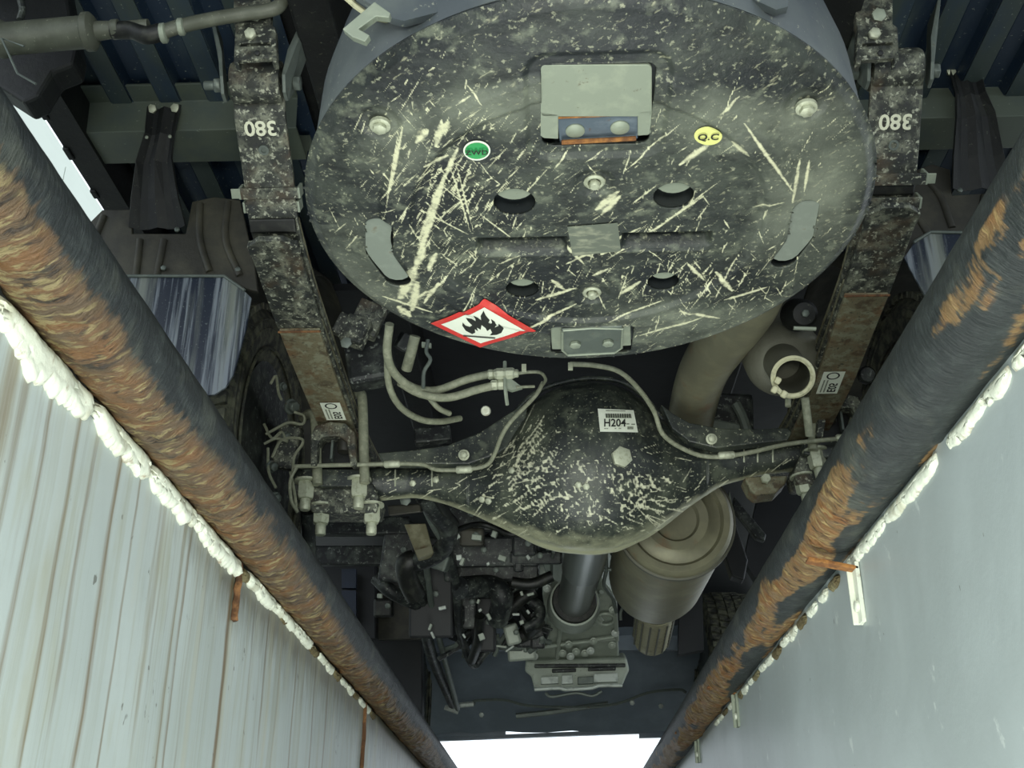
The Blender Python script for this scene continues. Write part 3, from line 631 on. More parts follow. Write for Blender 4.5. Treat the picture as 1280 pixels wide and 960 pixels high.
# straps from the bed crossmembers to the wheel arches, liners, mud flaps
def strut(side):
    px = [(186, 138, 229, 136), (183, 170, 222, 168), (172, 205, 218, 202), (166, 250, 226, 250), (163, 288, 235, 286)] if side < 0 else [(1183, 90, 1222, 86), (1192, 122, 1230, 118), (1192, 150, 1242, 144), (1188, 200, 1252, 195), (1187, 240, 1262, 236)]
    Ys = [1.86, 1.87, 1.90, 1.93, 1.96]; v = []; f = []; nn = 7
    for (a, b, c, e), Y in zip(px, Ys):
        for i in range(nn):
            t = i/(nn-1); p = at(a+(c-a)*t, b+(e-b)*t, Y=Y); p.y += [-.012, .0, 0, -.008, 0, 0, -.012][i]; v.append(p)
    f = [(i*nn+k, i*nn+k+1, i*nn+nn+k+1, i*nn+nn+k) for i in range(4) for k in range(nn-1)]
    o = MB().add(v, f, 'black').build('liner_strap', truck, label='black pressed strap holding the wheel arch'); sd = o.modifiers.new('t', 'SOLIDIFY'); sd.thickness = .004
    for a, b in (((191, 137), (220, 136)) if side < 0 else ((1188, 90), (1215, 89))): bolt('bolt', o, at(a, b, Y=1.855), (0, -1, -.4), .010, .008, 'zinc')
    for a, b in (((184, 172), (213, 171)) if side < 0 else ()): bolt('bolt', o, at(a, b, Y=1.862), (0, -1, -.4), .004, .004, 'pale')
strut(-1); strut(1)
def arch(side):
    """wheel arch liner: curved sheet around the wheel, its rear edge down to the flap"""
    v = []; f = []; n = 26; m_ = 14; cx = -.74 if side < 0 else .86; cy = 2.42; ch = .95; R0 = .50
    for i in range(n):
        a = radians(140-i*5.0)
        for j in range(m_):
            t = j/(m_-1); x = cx+(t-.5)*.44
            rr = R0+.028*(1 if (i % 6) in (2, 3) else 0)*sin(pi*t)+.06*abs(2*t-1)**3*(-1)+.008*nz(i*.6, t*5)
            v.append(H(x, cy+rr*cos(a), ch+rr*sin(a)))
    f = [(i*m_+k, i*m_+k+1, i*m_+m_+k+1, i*m_+m_+k) for i in range(n-1) for k in range(m_-1)]
    o = MB().add(v, f, 'brown').build('wheel_arch_liner', truck, smooth=True, label='brown-black plastic wheel arch liner'); sd = o.modifiers.new('t', 'SOLIDIFY'); sd.thickness = .004
arch(-1); arch(1)
def liner_front(side):
    # the lobed rear face of the liner above the flap
    if side < 0: outline = [(105, 285), (128, 262), (165, 262), (165, 292), (232, 292), (240, 252), (268, 246), (300, 250), (318, 330), (322, 364), (312, 362), (280, 348), (180, 346), (150, 346)]; Y = 1.95
    else: outline = [(1138, 215), (1165, 205), (1188, 212), (1190, 244), (1262, 240), (1262, 215), (1300, 235), (1300, 290), (1168, 290), (1140, 310), (1128, 322), (1130, 270)]; Y = 1.96
    v, f = prism_vf([at(x, y, Y=Y) for x, y in outline], (0, .012, 0)); o = one((v, f), 'brown', 'liner_face', truck, bevel=.002, label='brown-black face of the wheel arch liner')
    folds = [((175, 300), (170, 345)), ((205, 300), (196, 345)), ((250, 255), (250, 300), (262, 340)), ((285, 252), (282, 300), (300, 345)), ((130, 270), (118, 300))] if side < 0 else [((1150, 215), (1175, 245), (1190, 285)), ((1140, 260), (1165, 300)), ((1230, 245), (1225, 285))]
    for p in folds: one(tube_vf([at(x, y, Y=Y) for x, y in p], .008, 8, 4), 'brown', 'liner_rib', o, smooth=True)
    bx = [(205, 336), (298, 338), (222, 288)] if side < 0 else [(1199, 239), (1220, 280)]
    for p in bx: bolt('bolt', o, at(*p, Y=Y-.002), (0, -1, 0), .006, .006, 'slot')
liner_front(-1); liner_front(1)
def flap(side):
    if side < 0: out = [(150, 346), (280, 346), (306, 364), (314, 372), (308, 410), (292, 468), (282, 484), (268, 493), (250, 495), (235, 486)]; Y = 1.94
    else: out = [(1163, 291), (1225, 292), (1260, 292), (1240, 380), (1215, 400), (1168, 391), (1130, 322), (1142, 304)]; Y = 1.95
    o = one(prism_vf([at(x, y, Y=Y) for x, y in out], (0, .006, 0)), 'flap', 'mud_flap', truck, bevel=.0015, label='blue-black mud flap streaked with dirt')
    o2 = one(tube_vf([at(x, y-1, Y=Y-.002) for x, y in ((out[0], out[1], out[2]) if side < 0 else (out[7], out[0], out[1]))], .0035, 8, 0), 'slot', 'flap_rail', o)
flap(-1); flap(1)

# ---------- exhaust-like canister and pipe, top left
can = one(lathe_vf([(.001, -.085), (.026, -.085), (.03, -.082), (.03, -.072), (.026, -.068), (.026, .055), (.031, .058), (.031, .068), (.024, .074), (.016, .076), (.014, .10), (.016, .102), (.016, .112), (.012, .114), (.012, .16)],
                    at(62, 44, Y=1.36), at(140, 37, Y=1.36)-at(60, 44, Y=1.36), 28), 'can', 'filter_canister', truck, smooth=True, label='grey cylindrical canister on a hose')
one(tube_vf([at(140, 38, Y=1.36), at(165, 38, Y=1.36), at(182, 44, Y=1.36), at(202, 40, Y=1.36)], .0145, 12), 'hosedark', 'rubber_sleeve', can, smooth=True)
one(tube_vf([at(198, 42, Y=1.36), at(225, 33, Y=1.36), at(260, 25, Y=1.37), at(300, 18, Y=1.38), at(330, 14, Y=1.38), at(348, 8, Y=1.38), at(356, -8, Y=1.38)], .0115, 12), 'can', 'metal_pipe', can, smooth=True)
for p, r in (((200, 42), .016), ((222, 34), .014), ((100, 40), .0), ((112, 39), .015)):
    if r: one(lathe_vf([(r*.8, 0), (r, .002), (r, .009), (r*.8, .011)], at(*p, Y=1.36), (1, 0, .1), 16), 'pale', 'clamp', can, smooth=True)
one(tube_vf([at(30, 58, Y=1.30), at(2, 48, Y=1.30), at(22, 92, Y=1.30), at(45, 105, Y=1.30)], .0018, 6, 0), 'slot', 'thin_wire', truck)
one(prism_vf([at(x, y, Y=1.45) for x, y in ((-60, -30), (80, -30), (96, 60), (92, 80), (66, 90), (48, 120), (30, 128), (-60, 70))], (0, .05, 0)), 'black', 'tail_panel', truck, bevel=.006, label='black panel around the canister')
one(tube_vf([at(22, -10, Y=1.4), at(28, 10, Y=1.4), at(25, 25, Y=1.4)], .006, 8), 'clut', 'thin_wire', truck)

# ---------- springs
def spring(side):
    X = TX+side*.54
    if side < 0:
        main = [(1.50, 1.262), (1.521, 1.227), (1.60, 1.171), (1.674, 1.112), (1.80, 1.085), (1.92, 1.072), (2.27, 1.048), (2.42, 1.043), (2.7, 1.06), (3.05, 1.13), (3.15, 1.2)]
        l2 = [(1.673, 1.072), (1.926, 1.041), (2.274, 1.024), (2.42, 1.020), (2.85, 1.06)]
        l3 = [(1.924, 1.031), (2.10, 1.018), (2.30, 1.008), (2.42, 1.006), (2.6, 1.02)]
        cl = [(1.623, 1.155), (1.645, 1.138)]; eye = (1.476, 1.275)
    else:
        main = [(1.50, 1.272), (1.54, 1.225), (1.60, 1.158), (1.66, 1.118), (1.80, 1.078), (1.92, 1.06), (2.27, 1.032), (2.42, 1.03), (2.7, 1.06), (3.05, 1.13), (3.15, 1.2)]
        l2 = [(1.624, 1.082), (1.82, 1.048), (2.13, 1.012), (2.42, 1.006), (2.85, 1.05)]
        l3 = [(1.833, 1.038), (2.0, 1.016), (2.16, .996), (2.42, .99), (2.6, 1.0)]
        cl = [(1.592, 1.135), (1.628, 1.108)]; eye = (1.50, 1.29)
    c3 = lambda L, dh=0: catmull([H(X, y, h+dh) for y, h in L], 6)
    SP = one(strap_vf(c3(main), .088, .011), 'leaf', 'leaf_spring', truck, bevel=.002, label=('speckled multi-leaf spring on the %s side' % ('left' if side < 0 else 'right')))
    one(strap_vf(c3(main[3:], .013), .086, .009), 'leafside', 'leaf', SP, bevel=.0015)
    one(strap_vf(c3(l2), .088, .012), 'leaf', 'leaf', SP, bevel=.0015, label='speckled second leaf with a blunt end')
    one(strap_vf(c3(l2[1:], .0135), .086, .008), 'leafside', 'leaf', SP, bevel=.0015)
    one(strap_vf(c3(l3), lambda t: .080, .010), 'leafrust', 'leaf', SP, bevel=.0015, label='rusty brown lowest leaf')
    one(tube_vf([H(X-.042, l3[0][0], l3[0][1]+.001), H(X+.042, l3[0][0], l3[0][1]+.001)], .0025, 8, 0), 'rustbar', 'rust_line', SP)
    # curved pale tip of second leaf
    one(prism_vf([H(X-.046, l2[0][0]+.004, l2[0][1]-.002), H(X-.022, l2[0][0]-.014, l2[0][1]+.001), H(X+.022, l2[0][0]-.014, l2[0][1]+.001), H(X+.046, l2[0][0]+.004, l2[0][1]-.002), H(X+.046, l2[0][0]+.03, l2[0][1]-.004), H(X-.046, l2[0][0]+.03, l2[0][1]-.004)], (0, .002, .012)), 'leaf', 'leaf_tip', SP, bevel=.0015)
    ia = 3 if side < 0 else 2; q0, q1 = Vector(main[2]+(0,)), Vector(main[3]+(0,)); qa = q0.lerp(q1, .72 if side < 0 else .2); qb = q0.lerp(q1, .97 if side < 0 else .5)
    one(strap_vf([H(X, qa.x, qa.y-.0145), H(X, (qa.x+qb.x)/2, (qa.y+qb.y)/2-.016), H(X, qb.x, qb.y-.017)], .082, .010), 'hosedark', 'dark_gap_strip', SP, bevel=.003)  # black strap added to stand in for the dark gap between leaves
    # eye
    one(lathe_vf([(.016, -.042), (.034, -.042), (.036, -.038), (.036, .038), (.034, .042), (.016, .042)], H(X, eye[0]+.012, eye[1]+.005), (1, 0, 0), 28), 'leaf', 'spring_eye', SP, smooth=True)
    bolt('eye_bolt', SP, H(X-.062, eye[0]+.01, eye[1]), (-1, 0, 0), .013, .012, 'slot', stud=.008)
    bolt('eye_bolt', SP, H(X+.062, eye[0]+.01, eye[1]), (1, 0, 0), .013, .012, 'slot')
    # hanger cheeks
    for s in (-1, 1):
        y0, h0 = eye; pl = [(y0-.03, h0+.12), (y0-.028, h0+.04), (y0-.024, h0-.01), (y0-.008, h0-.034), (y0+.012, h0-.036), (y0+.026, h0-.01), (y0+.03, h0+.12)]
        off = [0.03, .006, 0, 0, 0, .004, .03]
        one(prism_vf([H(X+s*(.049+o_), a, b) for (a, b), o_ in zip(pl, off)], (s*.006, 0, 0)), 'slot', 'hanger_plate', SP, bevel=.0015)
    # shackle bracket behind the eye (above in the picture)
    # clips
    T = Vector((0, cl[1][0]-cl[0][0], cl[1][1]-cl[0][1])).normalized(); n = Vector((1, 0, 0)).cross(T)
    for i, (y0, h0) in enumerate(cl):
        c = H(X, y0, h0-.004-(.003 if i == 0 else 0)); w = .104 if i == 0 else .096
        mb = MB(); mb.add(*box_vf(c, Vector((w, 0, 0)), T*.020, n*.006), 'leaf')
        mb.add(*box_vf(c+Vector((side*w/2, 0, 0))+n*.012, Vector((.005, 0, 0)), T*.020, n*.03), 'pale')
        mb.add(*box_vf(c-Vector((side*w/2, 0, 0))+n*.012, Vector((.005, 0, 0)), T*.020, n*.03), 'pale')
        if i == 0: mb.add(*box_vf(c+Vector((side*(w/2+.008), 0, 0))+n*.001, Vector((.016, 0, 0)), T*.018, n*.003), 'pale')
        mb.build('rebound_clip', SP, bevel=.001)
    # painted number, upside down in the picture
    y0, h0 = 1.545, main[1][1]-(.012 if side < 0 else .004)
    a, b = H(X, main[1][0], main[1][1]), H(X, main[2][0], main[2][1]); Tm = (b-a).normalized(); nm = Vector((1, 0, 0)).cross(Tm)
    v, f = text_vf('380', .036); o0 = a+Tm*.012-nm*.004
    one(([o0+Vector((-x_, 0, 0))*1.05+Tm*y_ for x_, y_ in v], f), 'chalk', 'painted_number', SP, label='number 380 painted in cream')
    o1 = a+Tm*.052; one(lathe_vf([(.009, 0), (.009, .004), (.005, .004), (.005, .001)], o1, -nm, 18), 'slot', 'rivet', SP, smooth=True)
    bolt('rivet', SP, H(X, l2[0][0]+.06, l2[0][1]-.005), (0, 0, -1), .008, .004, 'leaf')
    # paper label on the lowest leaf
    ref = (385, 477, 408, 476, 420, 505, 398, 508) if side < 0 else (1043, 438, 1075, 437, 1060, 470, 1033, 470)
    # plane of lowest leaf near its end
    pa, pb = l3[1], l3[2]; A0 = H(X, *pa); Tl = (H(X, *pb)-A0).normalized(); nl = Vector((1, 0, 0)).cross(Tl)
    c = A0+Tl*((H(X, *pb)-A0).length*(.78))-nl*.0022
    wv, lv = (.044, .085)
    sx = -.008*side
    mb = MB(); mb.add([c+Vector((sx-wv/2, 0, 0))-Tl*lv/2, c+Vector((sx+wv/2, 0, 0))-Tl*lv/2, c+Vector((sx+wv/2, 0, 0))+Tl*lv/2, c+Vector((sx-wv/2, 0, 0))+Tl*lv/2], [(0, 1, 2, 3)], 'white')
    rv = []; rf = []
    for i in range(24):
        a_ = 2*pi*i/24
        for rr in (.010, .0135): rv.append(c+Vector((sx+rr*cos(a_), 0, 0))+Tl*(-.027+rr*sin(a_))-nl*.0006)
    rf = [(2*i, 2*i+1, (2*i+3) % 48, (2*i+2) % 48) for i in range(24)]; mb.add(rv, rf, 'ink')
    v, f = text_vf('E05', .024); mb.add([c+Vector((sx+.008+y_*.9, 0, 0))+Tl*(.020-x_*.95)-nl*.0006 for x_, y_ in [(p[0]*1.0, p[1]) for p in v]] if False else [c+Vector((sx+.006+(-y_)*(-1), 0, 0))+Tl*(.018-x_)-nl*.0006 for x_, y_ in v], f, 'ink')
    for k in range(2):
        mb.add(*[[c+Vector((sx-.016+k*.007+dx, 0, 0))+Tl*dy-nl*.0006 for dx, dy in ((0, -.012), (.003, -.012), (.003, .036), (0, .036))], [(0, 1, 2, 3)]], 'fadedink')
    mb.build('paper_label', SP, label='white paper label with ring and code')
    return SP, X
SPL, XSL = spring(-1); SPR, XSR = spring(1)
# frame bracket above each spring eye
def top_bracket(px, Y, s):
    mb = MB()
    a = lambda x, y, Yy=Y: at(x, y, Y=Yy)
    mb.add(*prism_vf([a(px-26, -5), a(px+20, -5), a(px+20, 30), a(px+26, 34), a(px+28, 76), a(px+22, 78), a(px+20, 52), a(px-18, 54), a(px-20, 80), a(px-26, 78), a(px-24, 34), a(px-26, 28)], (0, .02, 0)), 'leaf')
    mb.add(*prism_vf([a(px-20, 58), a(px+22, 56), a(px+22, 72), a(px-20, 75)], (0, .01, 0)), 'leaf')
    o = mb.build('spring_hanger', truck, bevel=.0015, label='speckled steel spring hanger bracket'); bolt('bolt', o, a(px-4, 44), (0, -1, -.3), .010, .010, 'zinc'); bolt('bolt', o, a(px+2, 20), (0, -1, -.3), .012, .006, 'pale')
    bolt('bolt', o, a(px+4, 67), (0, -1, -.3), .005, .004, 'black')
top_bracket(318, 1.40, -1); top_bracket(1096, 1.42, 1)

# ---------- axle
AY = 2.42
def axle():
    prof = [(372, 586, 634), (430, 586, 632), (470, 584, 626), (520, 583, 621), (560, 583, 630), (600, 572, 646), (640, 532, 664), (670, 497, 679), (700, 479, 687), (735, 472, 690), (770, 476, 686), (800, 492, 673), (830, 524, 655), (860, 546, 632), (900, 560, 606), (950, 556, 594), (1000, 549, 588), (1060, 541, 581), (1100, 536, 576)]
    px = np.array([p[0] for p in prof], float); tp = np.array([p[1] for p in prof], float); bt = np.array([p[2] for p in prof], float)
    xs = np.linspace(372, 1100, 600)
    def sm(a):
        y = np.interp(xs, px, a); k = np.hanning(41); k /= k.sum(); return np.convolve(np.pad(y, 20, mode='edge'), k, mode='valid')
    tp, bt = sm(tp), sm(bt); n = 200; v = []; mud = []; dust = []; ys2 = []
    for x, t, b in zip(xs, tp, bt):
        c = at(x, (t+b)/2, Y=AY); zc = (c-CAM).dot(_d); R = (b-t)/2*zc/F
        for k in range(n):
            a = 2*pi*k/n; low = -sin(a)*.93-cos(a)*-.36         # direction of the lower silhouette: down and forward
            ridge = 1+.05*exp(-((low-1)/.02)**2)*min(1, R/.06)
            ry = .80 if R > .06 else .95; rr = R*ridge*(1+.008*nz(x*.03, a*3))
            v.append((c.x, c.y+cos(a)*rr*ry, c.z+sin(a)*rr))
            dust.append(max(0, (low-.62)*2.0)+.25*max(0, (R-.05)*3)*0+.10)
            ys2.append((x/540., a*R))
    f = [(i*n+k, i*n+(k+1) % n, (i+1)*n+(k+1) % n, (i+1)*n+k) for i in range(len(xs)-1) for k in range(n)]+[tuple(range(n)), tuple(range((len(xs)-1)*n, len(xs)*n))]
    me = bpy.data.meshes.new('rear_axle'); me.from_pydata([tuple(q) for q in v], [], f); me.update(); me.materials.append(M['axle']); me.shade_smooth()
    o = bpy.data.objects.new('rear_axle', me); COL.objects.link(o); put(o, truck)
    A = np.array(v); C_ = np.array(CAM); dd = (A-C_)@np.array(_d); U = 640+F*((A-C_)@np.array(_r))/dd; Vp = 480-F*((A-C_)@np.array(_u))/dd
    front = (A[:, 1] < AY+.03)
    mud = np.zeros(len(A)); rs = np.random.default_rng(4)
    for i in range(620):
        k = rs.random()
        if k < .45: cx, cy, an, L = rs.normal(670, 45), rs.normal(620, 32), radians(30+rs.normal(0, 14)), rs.exponential(8)+3
        elif k < .75: cx, cy, an, L = rs.normal(795, 28), rs.normal(622, 26), radians(-12+rs.normal(0, 16)), rs.exponential(7)+3
        elif k < .87: cx, cy, an, L = rs.normal(655, 14), rs.normal(570, 18), radians(55+rs.normal(0, 8)), rs.exponential(10)+4
        else: cx, cy, an, L = rs.uniform(470, 1000), rs.normal(605, 14), radians(30+rs.normal(0, 15)), rs.exponential(6)+3
        a = np.array((cx, cy)); b = a+np.array((cos(an), -sin(an)))*L
        s = front & (np.abs(U-cx) < L+8) & (np.abs(Vp-cy) < L+8); d, t = seg_d(U[s], Vp[s], a, b)
        mud[s] = np.maximum(mud[s], np.clip(1.25-d/(rs.uniform(.5, 1.35))*.6, 0, 1)*.62)
    setattr_(o, 'mud', mud); setattr_(o, 'dust', np.array(dust)); o['label'] = 'muddy black rear axle housing with a domed middle'
    return o
AX = axle()
from mathutils.bvhtree import BVHTree
BV = BVHTree.FromPolygons([v.co.copy() for v in AX.data.vertices], [tuple(p.vertices) for p in AX.data.polygons])
def hit(px, py, off=0):
    q = ray(px, py).normalized(); l, n, i, dd = BV.ray_cast(CAM, q)
    if l is None: return at(px, py, Y=AY-.05), Vector((0, -1, 0))
    if n.dot(q) > 0: n = -n
    return l+n*off, n
# shallow rim of the round cover
rim = [(612, 560), (640, 515), (668, 487), (700, 474), (740, 468), (778, 473), (806, 492), (828, 520)]
one(tube_vf([hit(x, y+5, .001)[0] for x, y in rim], .006, 8, 4), 'axle', 'cover_rim', AX, smooth=True)
# sticker
def quad_on(pts, m, off, n=6):
    v = []; (a, b, c, e) = pts
    for j in range(n+1):
        for i in range(n+1):
            s, t = i/n, j/n; x = (a[0]*(1-s)+b[0]*s)*(1-t)+(e[0]*(1-s)+c[0]*s)*t; y = (a[1]*(1-s)+b[1]*s)*(1-t)+(e[1]*(1-s)+c[1]*s)*t
            v.append(hit(x, y, off)[0])
    return v, [(j*(n+1)+i, j*(n+1)+i+1, (j+1)*(n+1)+i+1, (j+1)*(n+1)+i) for j in range(n) for i in range(n)]
st_ = MB(); st_.add(*quad_on([(747, 511.5), (791.5, 513.5), (797, 541), (750, 540)], 'white', .002), 'white')
st_.add(*quad_on([(756, 518), (788, 518.5), (789, 523.6), (757, 523.4)], 'fadedink', .003), 'fadedink')
for k in range(11): st_.add(*quad_on([(757.5+k*2.8, 518.2), (758.6+k*2.8, 518.2), (759+k*2.8, 523.4), (757.9+k*2.8, 523.4)], 'ink', .0035, 1), 'ink')
st_.add(*quad_on([(757, 513.8), (781, 514.4), (781, 515.3), (757, 514.8)], 'fadedink', .003), 'fadedink')
for x0, x1, y0, y1 in ((755, 760, 536, 537), (768, 770, 536, 537), (773, 776, 536, 537), (782.5, 786, 530, 531.5), (788.5, 793, 530.5, 532), (783.5, 791, 534, 537.5)):
    st_.add(*quad_on([(x0, y0), (x1, y0), (x1, y1), (x0, y1)], 'fadedink', .003, 1), 'fadedink')
tv, tf = text_vf('H204', 13.5)
st_.add([hit(768+x_*.92, 530-y_*.98, .0036)[0] for x_, y_ in tv], tf, 'ink')
st_.build('paper_label', AX, label='white barcode label reading H204')
p, n = hit(776, 572); bolt('filler_plug', AX, p, n, .0235, .012, 'zinc', label='dusty hexagonal filler plug')
for q in ((603, 624), (611, 626), (640, 588), (723, 606), (733, 608), (545, 600), (516, 604)):
    p, n = hit(*q); bolt('drain_bolt', AX, p-n*.003, n, .008, .008, 'zinc')
# weld ribs on tubes
for x in (494, 540, 930, 947, 966):
    one(tube_vf([hit(x, y, .0008)[0] for y in ((588, 598, 608) if x < 700 else (560, 570, 578))], .0022, 6, 4), 'zinc', 'weld_bead', AX, smooth=True)
# wings on top of the axle
def wing(poly, Y, d=.03):
    o = one(prism_vf([at(x, y, Y=Y) for x, y in poly], (0, d, 0)), 'axle', 'reinforcing_bracket', AX, bevel=.003, label='speckled triangular reinforcing bracket')
    return o
wing([(472, 566), (520, 562), (560, 556), (600, 540), (638, 515), (660, 502), (655, 545), (620, 568), (585, 580), (480, 580)], 2.335)
wing([(826, 505), (842, 517), (862, 528), (900, 535), (950, 536), (985, 534), (990, 540), (985, 550), (930, 556), (895, 560), (862, 552), (840, 535)], 2.335)
for q in ((580, 569), (889, 549)): bolt('bolt', AX, at(*q, Y=2.332), (0, -1, -.3), .009, .014, 'zinc', washer=.0125)
# axle end hardware per side
def axle_end(side, dx, dy):
    P = lambda x, y, Y: at(x+dx, y+dy, Y=Y)
    s = 1 if side < 0 else -1
    mx = 418
    def p(x, y, Y):
        xx = x if side < 0 else 2*mx-x
        return at(xx+dx, y+dy, Y=Y)
    SPx = SPL if side < 0 else SPR
    # bottom clamp plate
    o = one(prism_vf([p(372, 604, 2.36), p(466, 604, 2.36), p(474, 625, 2.36), p(470, 641, 2.36), p(392, 641, 2.36), p(372, 622, 2.36)], (0, .10, .01)), 'leaf', 'clamp_plate', AX, bevel=.004, label='speckled spring clamp plate with four studs')
    one(prism_vf([p(378, 586, 2.34), p(462, 586, 2.34), p(462, 603, 2.34), p(440, 608, 2.34), p(400, 608, 2.34), p(378, 600, 2.34)], (0, .05, 0)), 'axle', 'axle_saddle', AX, bevel=.003)
    # U-bolt legs
    for x, y0, y1, Y in ((452, 494, 580, 2.33), (393, 520, 582, 2.335)) if side < 0 else ((447, 520, 575, 2.33), (400, 560, 580, 2.335)):
        one(tube_vf([p(x-14, y0+2, Y+.06), p(x-4, y0-3, Y+.01), p(x+1, y0+8, Y), p(x+3, y1, Y), p(x+4, y1+24, Y)], .0115, 12, 5), 'hose', 'u_bolt', AX, smooth=True)
    # bump stop arch under the springs
    ar = [(388, 582), (388, 545), (394, 532), (412, 527), (432, 529), (443, 540), (446, 582), (438, 582), (433, 552), (424, 545), (402, 546), (397, 556), (396, 582)]
    one(prism_vf([p(x, y, 2.30) for x, y in ar], (0, .05, .006)), 'leaf', 'spring_seat', AX, bevel=.003, label='arched spring seat')
    one(prism_vf([p(x, y, 2.36) for x, y in ((396, 540), (440, 540), (440, 585), (396, 585))], (0, .02, 0)), 'black', 'seat_back', AX)
    one(lathe_vf([(.001, 0), (.014, 0), (.016, .004), (.016, .03), (.001, .03)], p(430, 565, 2.335), (0, 0, 1), 16), 'brown', 'bump_stop', AX, smooth=True)
    one(box(p(416, 560, 2.34), (.005, .02, .06)), 'slot', 'seat_web', AX)
    for x, y in ((383, 606), (449, 604), (402, 637), (465, 636)):
        bolt('stud_nut', AX, p(x, y-6, 2.35 if y < 620 else 2.38), (.03 if side < 0 else .10, 0, -1), .0195, .045, 'zinc', stud=.012, washer=.0275)
axle_end(-1, 0, 0); axle_end(1, 631, -36)
# brake pipes and hoses
def tp(name, parent, pts, r, m, label=None, n=10, smooth=4): return one(tube_vf([at(x, y, Y=Y) for x, y, Y in pts], r, n, smooth), m, name, parent, smooth=True, label=label)
def onax(pts, off): return [hit(x, y, off)[0] for x, y in pts]
tp('brake_pipe', AX, [(679, 478, 2.20), (668, 496, 2.2), (640, 525, 2.2), (627, 545, 2.22), (618, 568, 2.26), (607, 582, 2.29), (580, 587, 2.30), (545, 587, 2.30), (522, 580, 2.31), (440, 581, 2.31), (368, 583, 2.31)], .0048, 'hose', 'dusty steel brake pipe running to the left wheel')
tp('brake_pipe', AX, [(713, 455, 2.0), (745, 457, 2.02), (775, 465, 2.05), (800, 488, 2.12), (818, 515, 2.2), (828, 542, 2.24), (852, 560, 2.28), (885, 571, 2.30), (930, 567, 2.30), (985, 555, 2.31), (1040, 549, 2.31), (1082, 544, 2.31)], .0052, 'hose', 'dusty steel brake pipe running to the right wheel')
for x, y, Y in ((580, 587, 2.30), (490, 580, 2.31), (908, 569, 2.30), (1055, 547, 2.31)):
    one(lathe_vf([(.006, -.018), (.0085, -.015), (.0085, .015), (.006, .018)], at(x, y, Y=Y), (1, 0, .05), 10), 'zinc', 'pipe_union', AX, smooth=True)
tp('brake_pipe', AX, [(371, 584, 2.31), (363, 600, 2.31), (364, 625, 2.31), (372, 640, 2.31)], .004, 'hose')
tp('brake_hose', truck, [(487, 405, 1.85), (484, 440, 1.9), (492, 465, 1.95), (515, 484, 2.0), (545, 488, 2.05), (585, 474, 2.05), (620, 467, 2.05), (640, 468, 2.05)], .0085, 'hose', 'upper grey flexible hose')
tp('brake_hose', truck, [(500, 478, 1.98), (525, 492, 2.02), (560, 497, 2.05), (600, 486, 2.05), (628, 480, 2.05)], .0085, 'hose', 'lower grey flexible hose')
tp('brake_hose', truck, [(484, 440, 1.92), (486, 480, 1.98), (500, 508, 2.05), (525, 524, 2.12), (550, 527, 2.16), (575, 523, 2.22)], .0068, 'hose', 'long curved grey hose')
tp('brake_hose', truck, [(535, 495, 2.1), (548, 510, 2.12), (562, 517, 2.15)], .006, 'hose')
tp('brake_hose', truck, [(519, 420, 2.0), (514, 440, 2.02), (508, 462, 2.05)], .011, 'hose')
tp('thin_wire', truck, [(535, 425, 2.0), (533, 440, 2.0), (538, 450, 2.0), (530, 465, 2.0), (529, 485, 2.0)], .004, 'slot')
for x, y, Y, L, r in ((617, 468, 2.05, .012, .011), (631, 467, 2.04, .02, .0125), (642, 467, 2.04, .010, .009), (622, 481, 2.05, .014, .011)):
    one(lathe_vf([(r*.8, -L), (r, -L*.8), (r, -L*.15), (r*.85, 0), (r, L*.15), (r, L*.8), (r*.8, L)], at(x, y, Y=Y), (1, 0, .03), 8), 'zinc', 'hose_fitting', truck)
one(tube_vf([at(631, 452, Y=2.04), at(631, 470, Y=2.04), at(632, 490, Y=2.04), at(634, 506, Y=2.06)], .004, 6, 3), 'pale', 'pipe_clip', truck)
one(prism_vf([at(x, y, Y=2.04) for x, y in ((630, 473), (637, 472), (653, 484), (640, 488), (629, 484))], (0, .01, 0)), 'pale', 'pipe_clip', truck)
tp('brake_pipe', truck, [(645, 467, 2.04), (662, 465, 2.04), (676, 466, 2.06), (682, 474, 2.12), (679, 480, 2.2)], .0035, 'hose')
tp('brake_pipe', truck, [(645, 484, 2.04), (668, 483, 2.05)], .003, 'hose', smooth=0)
one(lathe_vf([(.001, 0), (.009, .001), (.011, .005), (.011, .01)], at(607, 513, Y=2.2), (0, 1, .3), 16), 'mortar', 'white_cap', truck, smooth=True)
one(box(at(541, 545, Y=2.55), (.09, .03, .04), (0, -6, 0)), 'clut', 'rubber_block', truck, bevel=.004)
for k in range(2): one(box(at(713-k*58, 458+k*2, Y=1.75), (.008, .008, .012)), 'zinc', 'clip_bolt', truck)

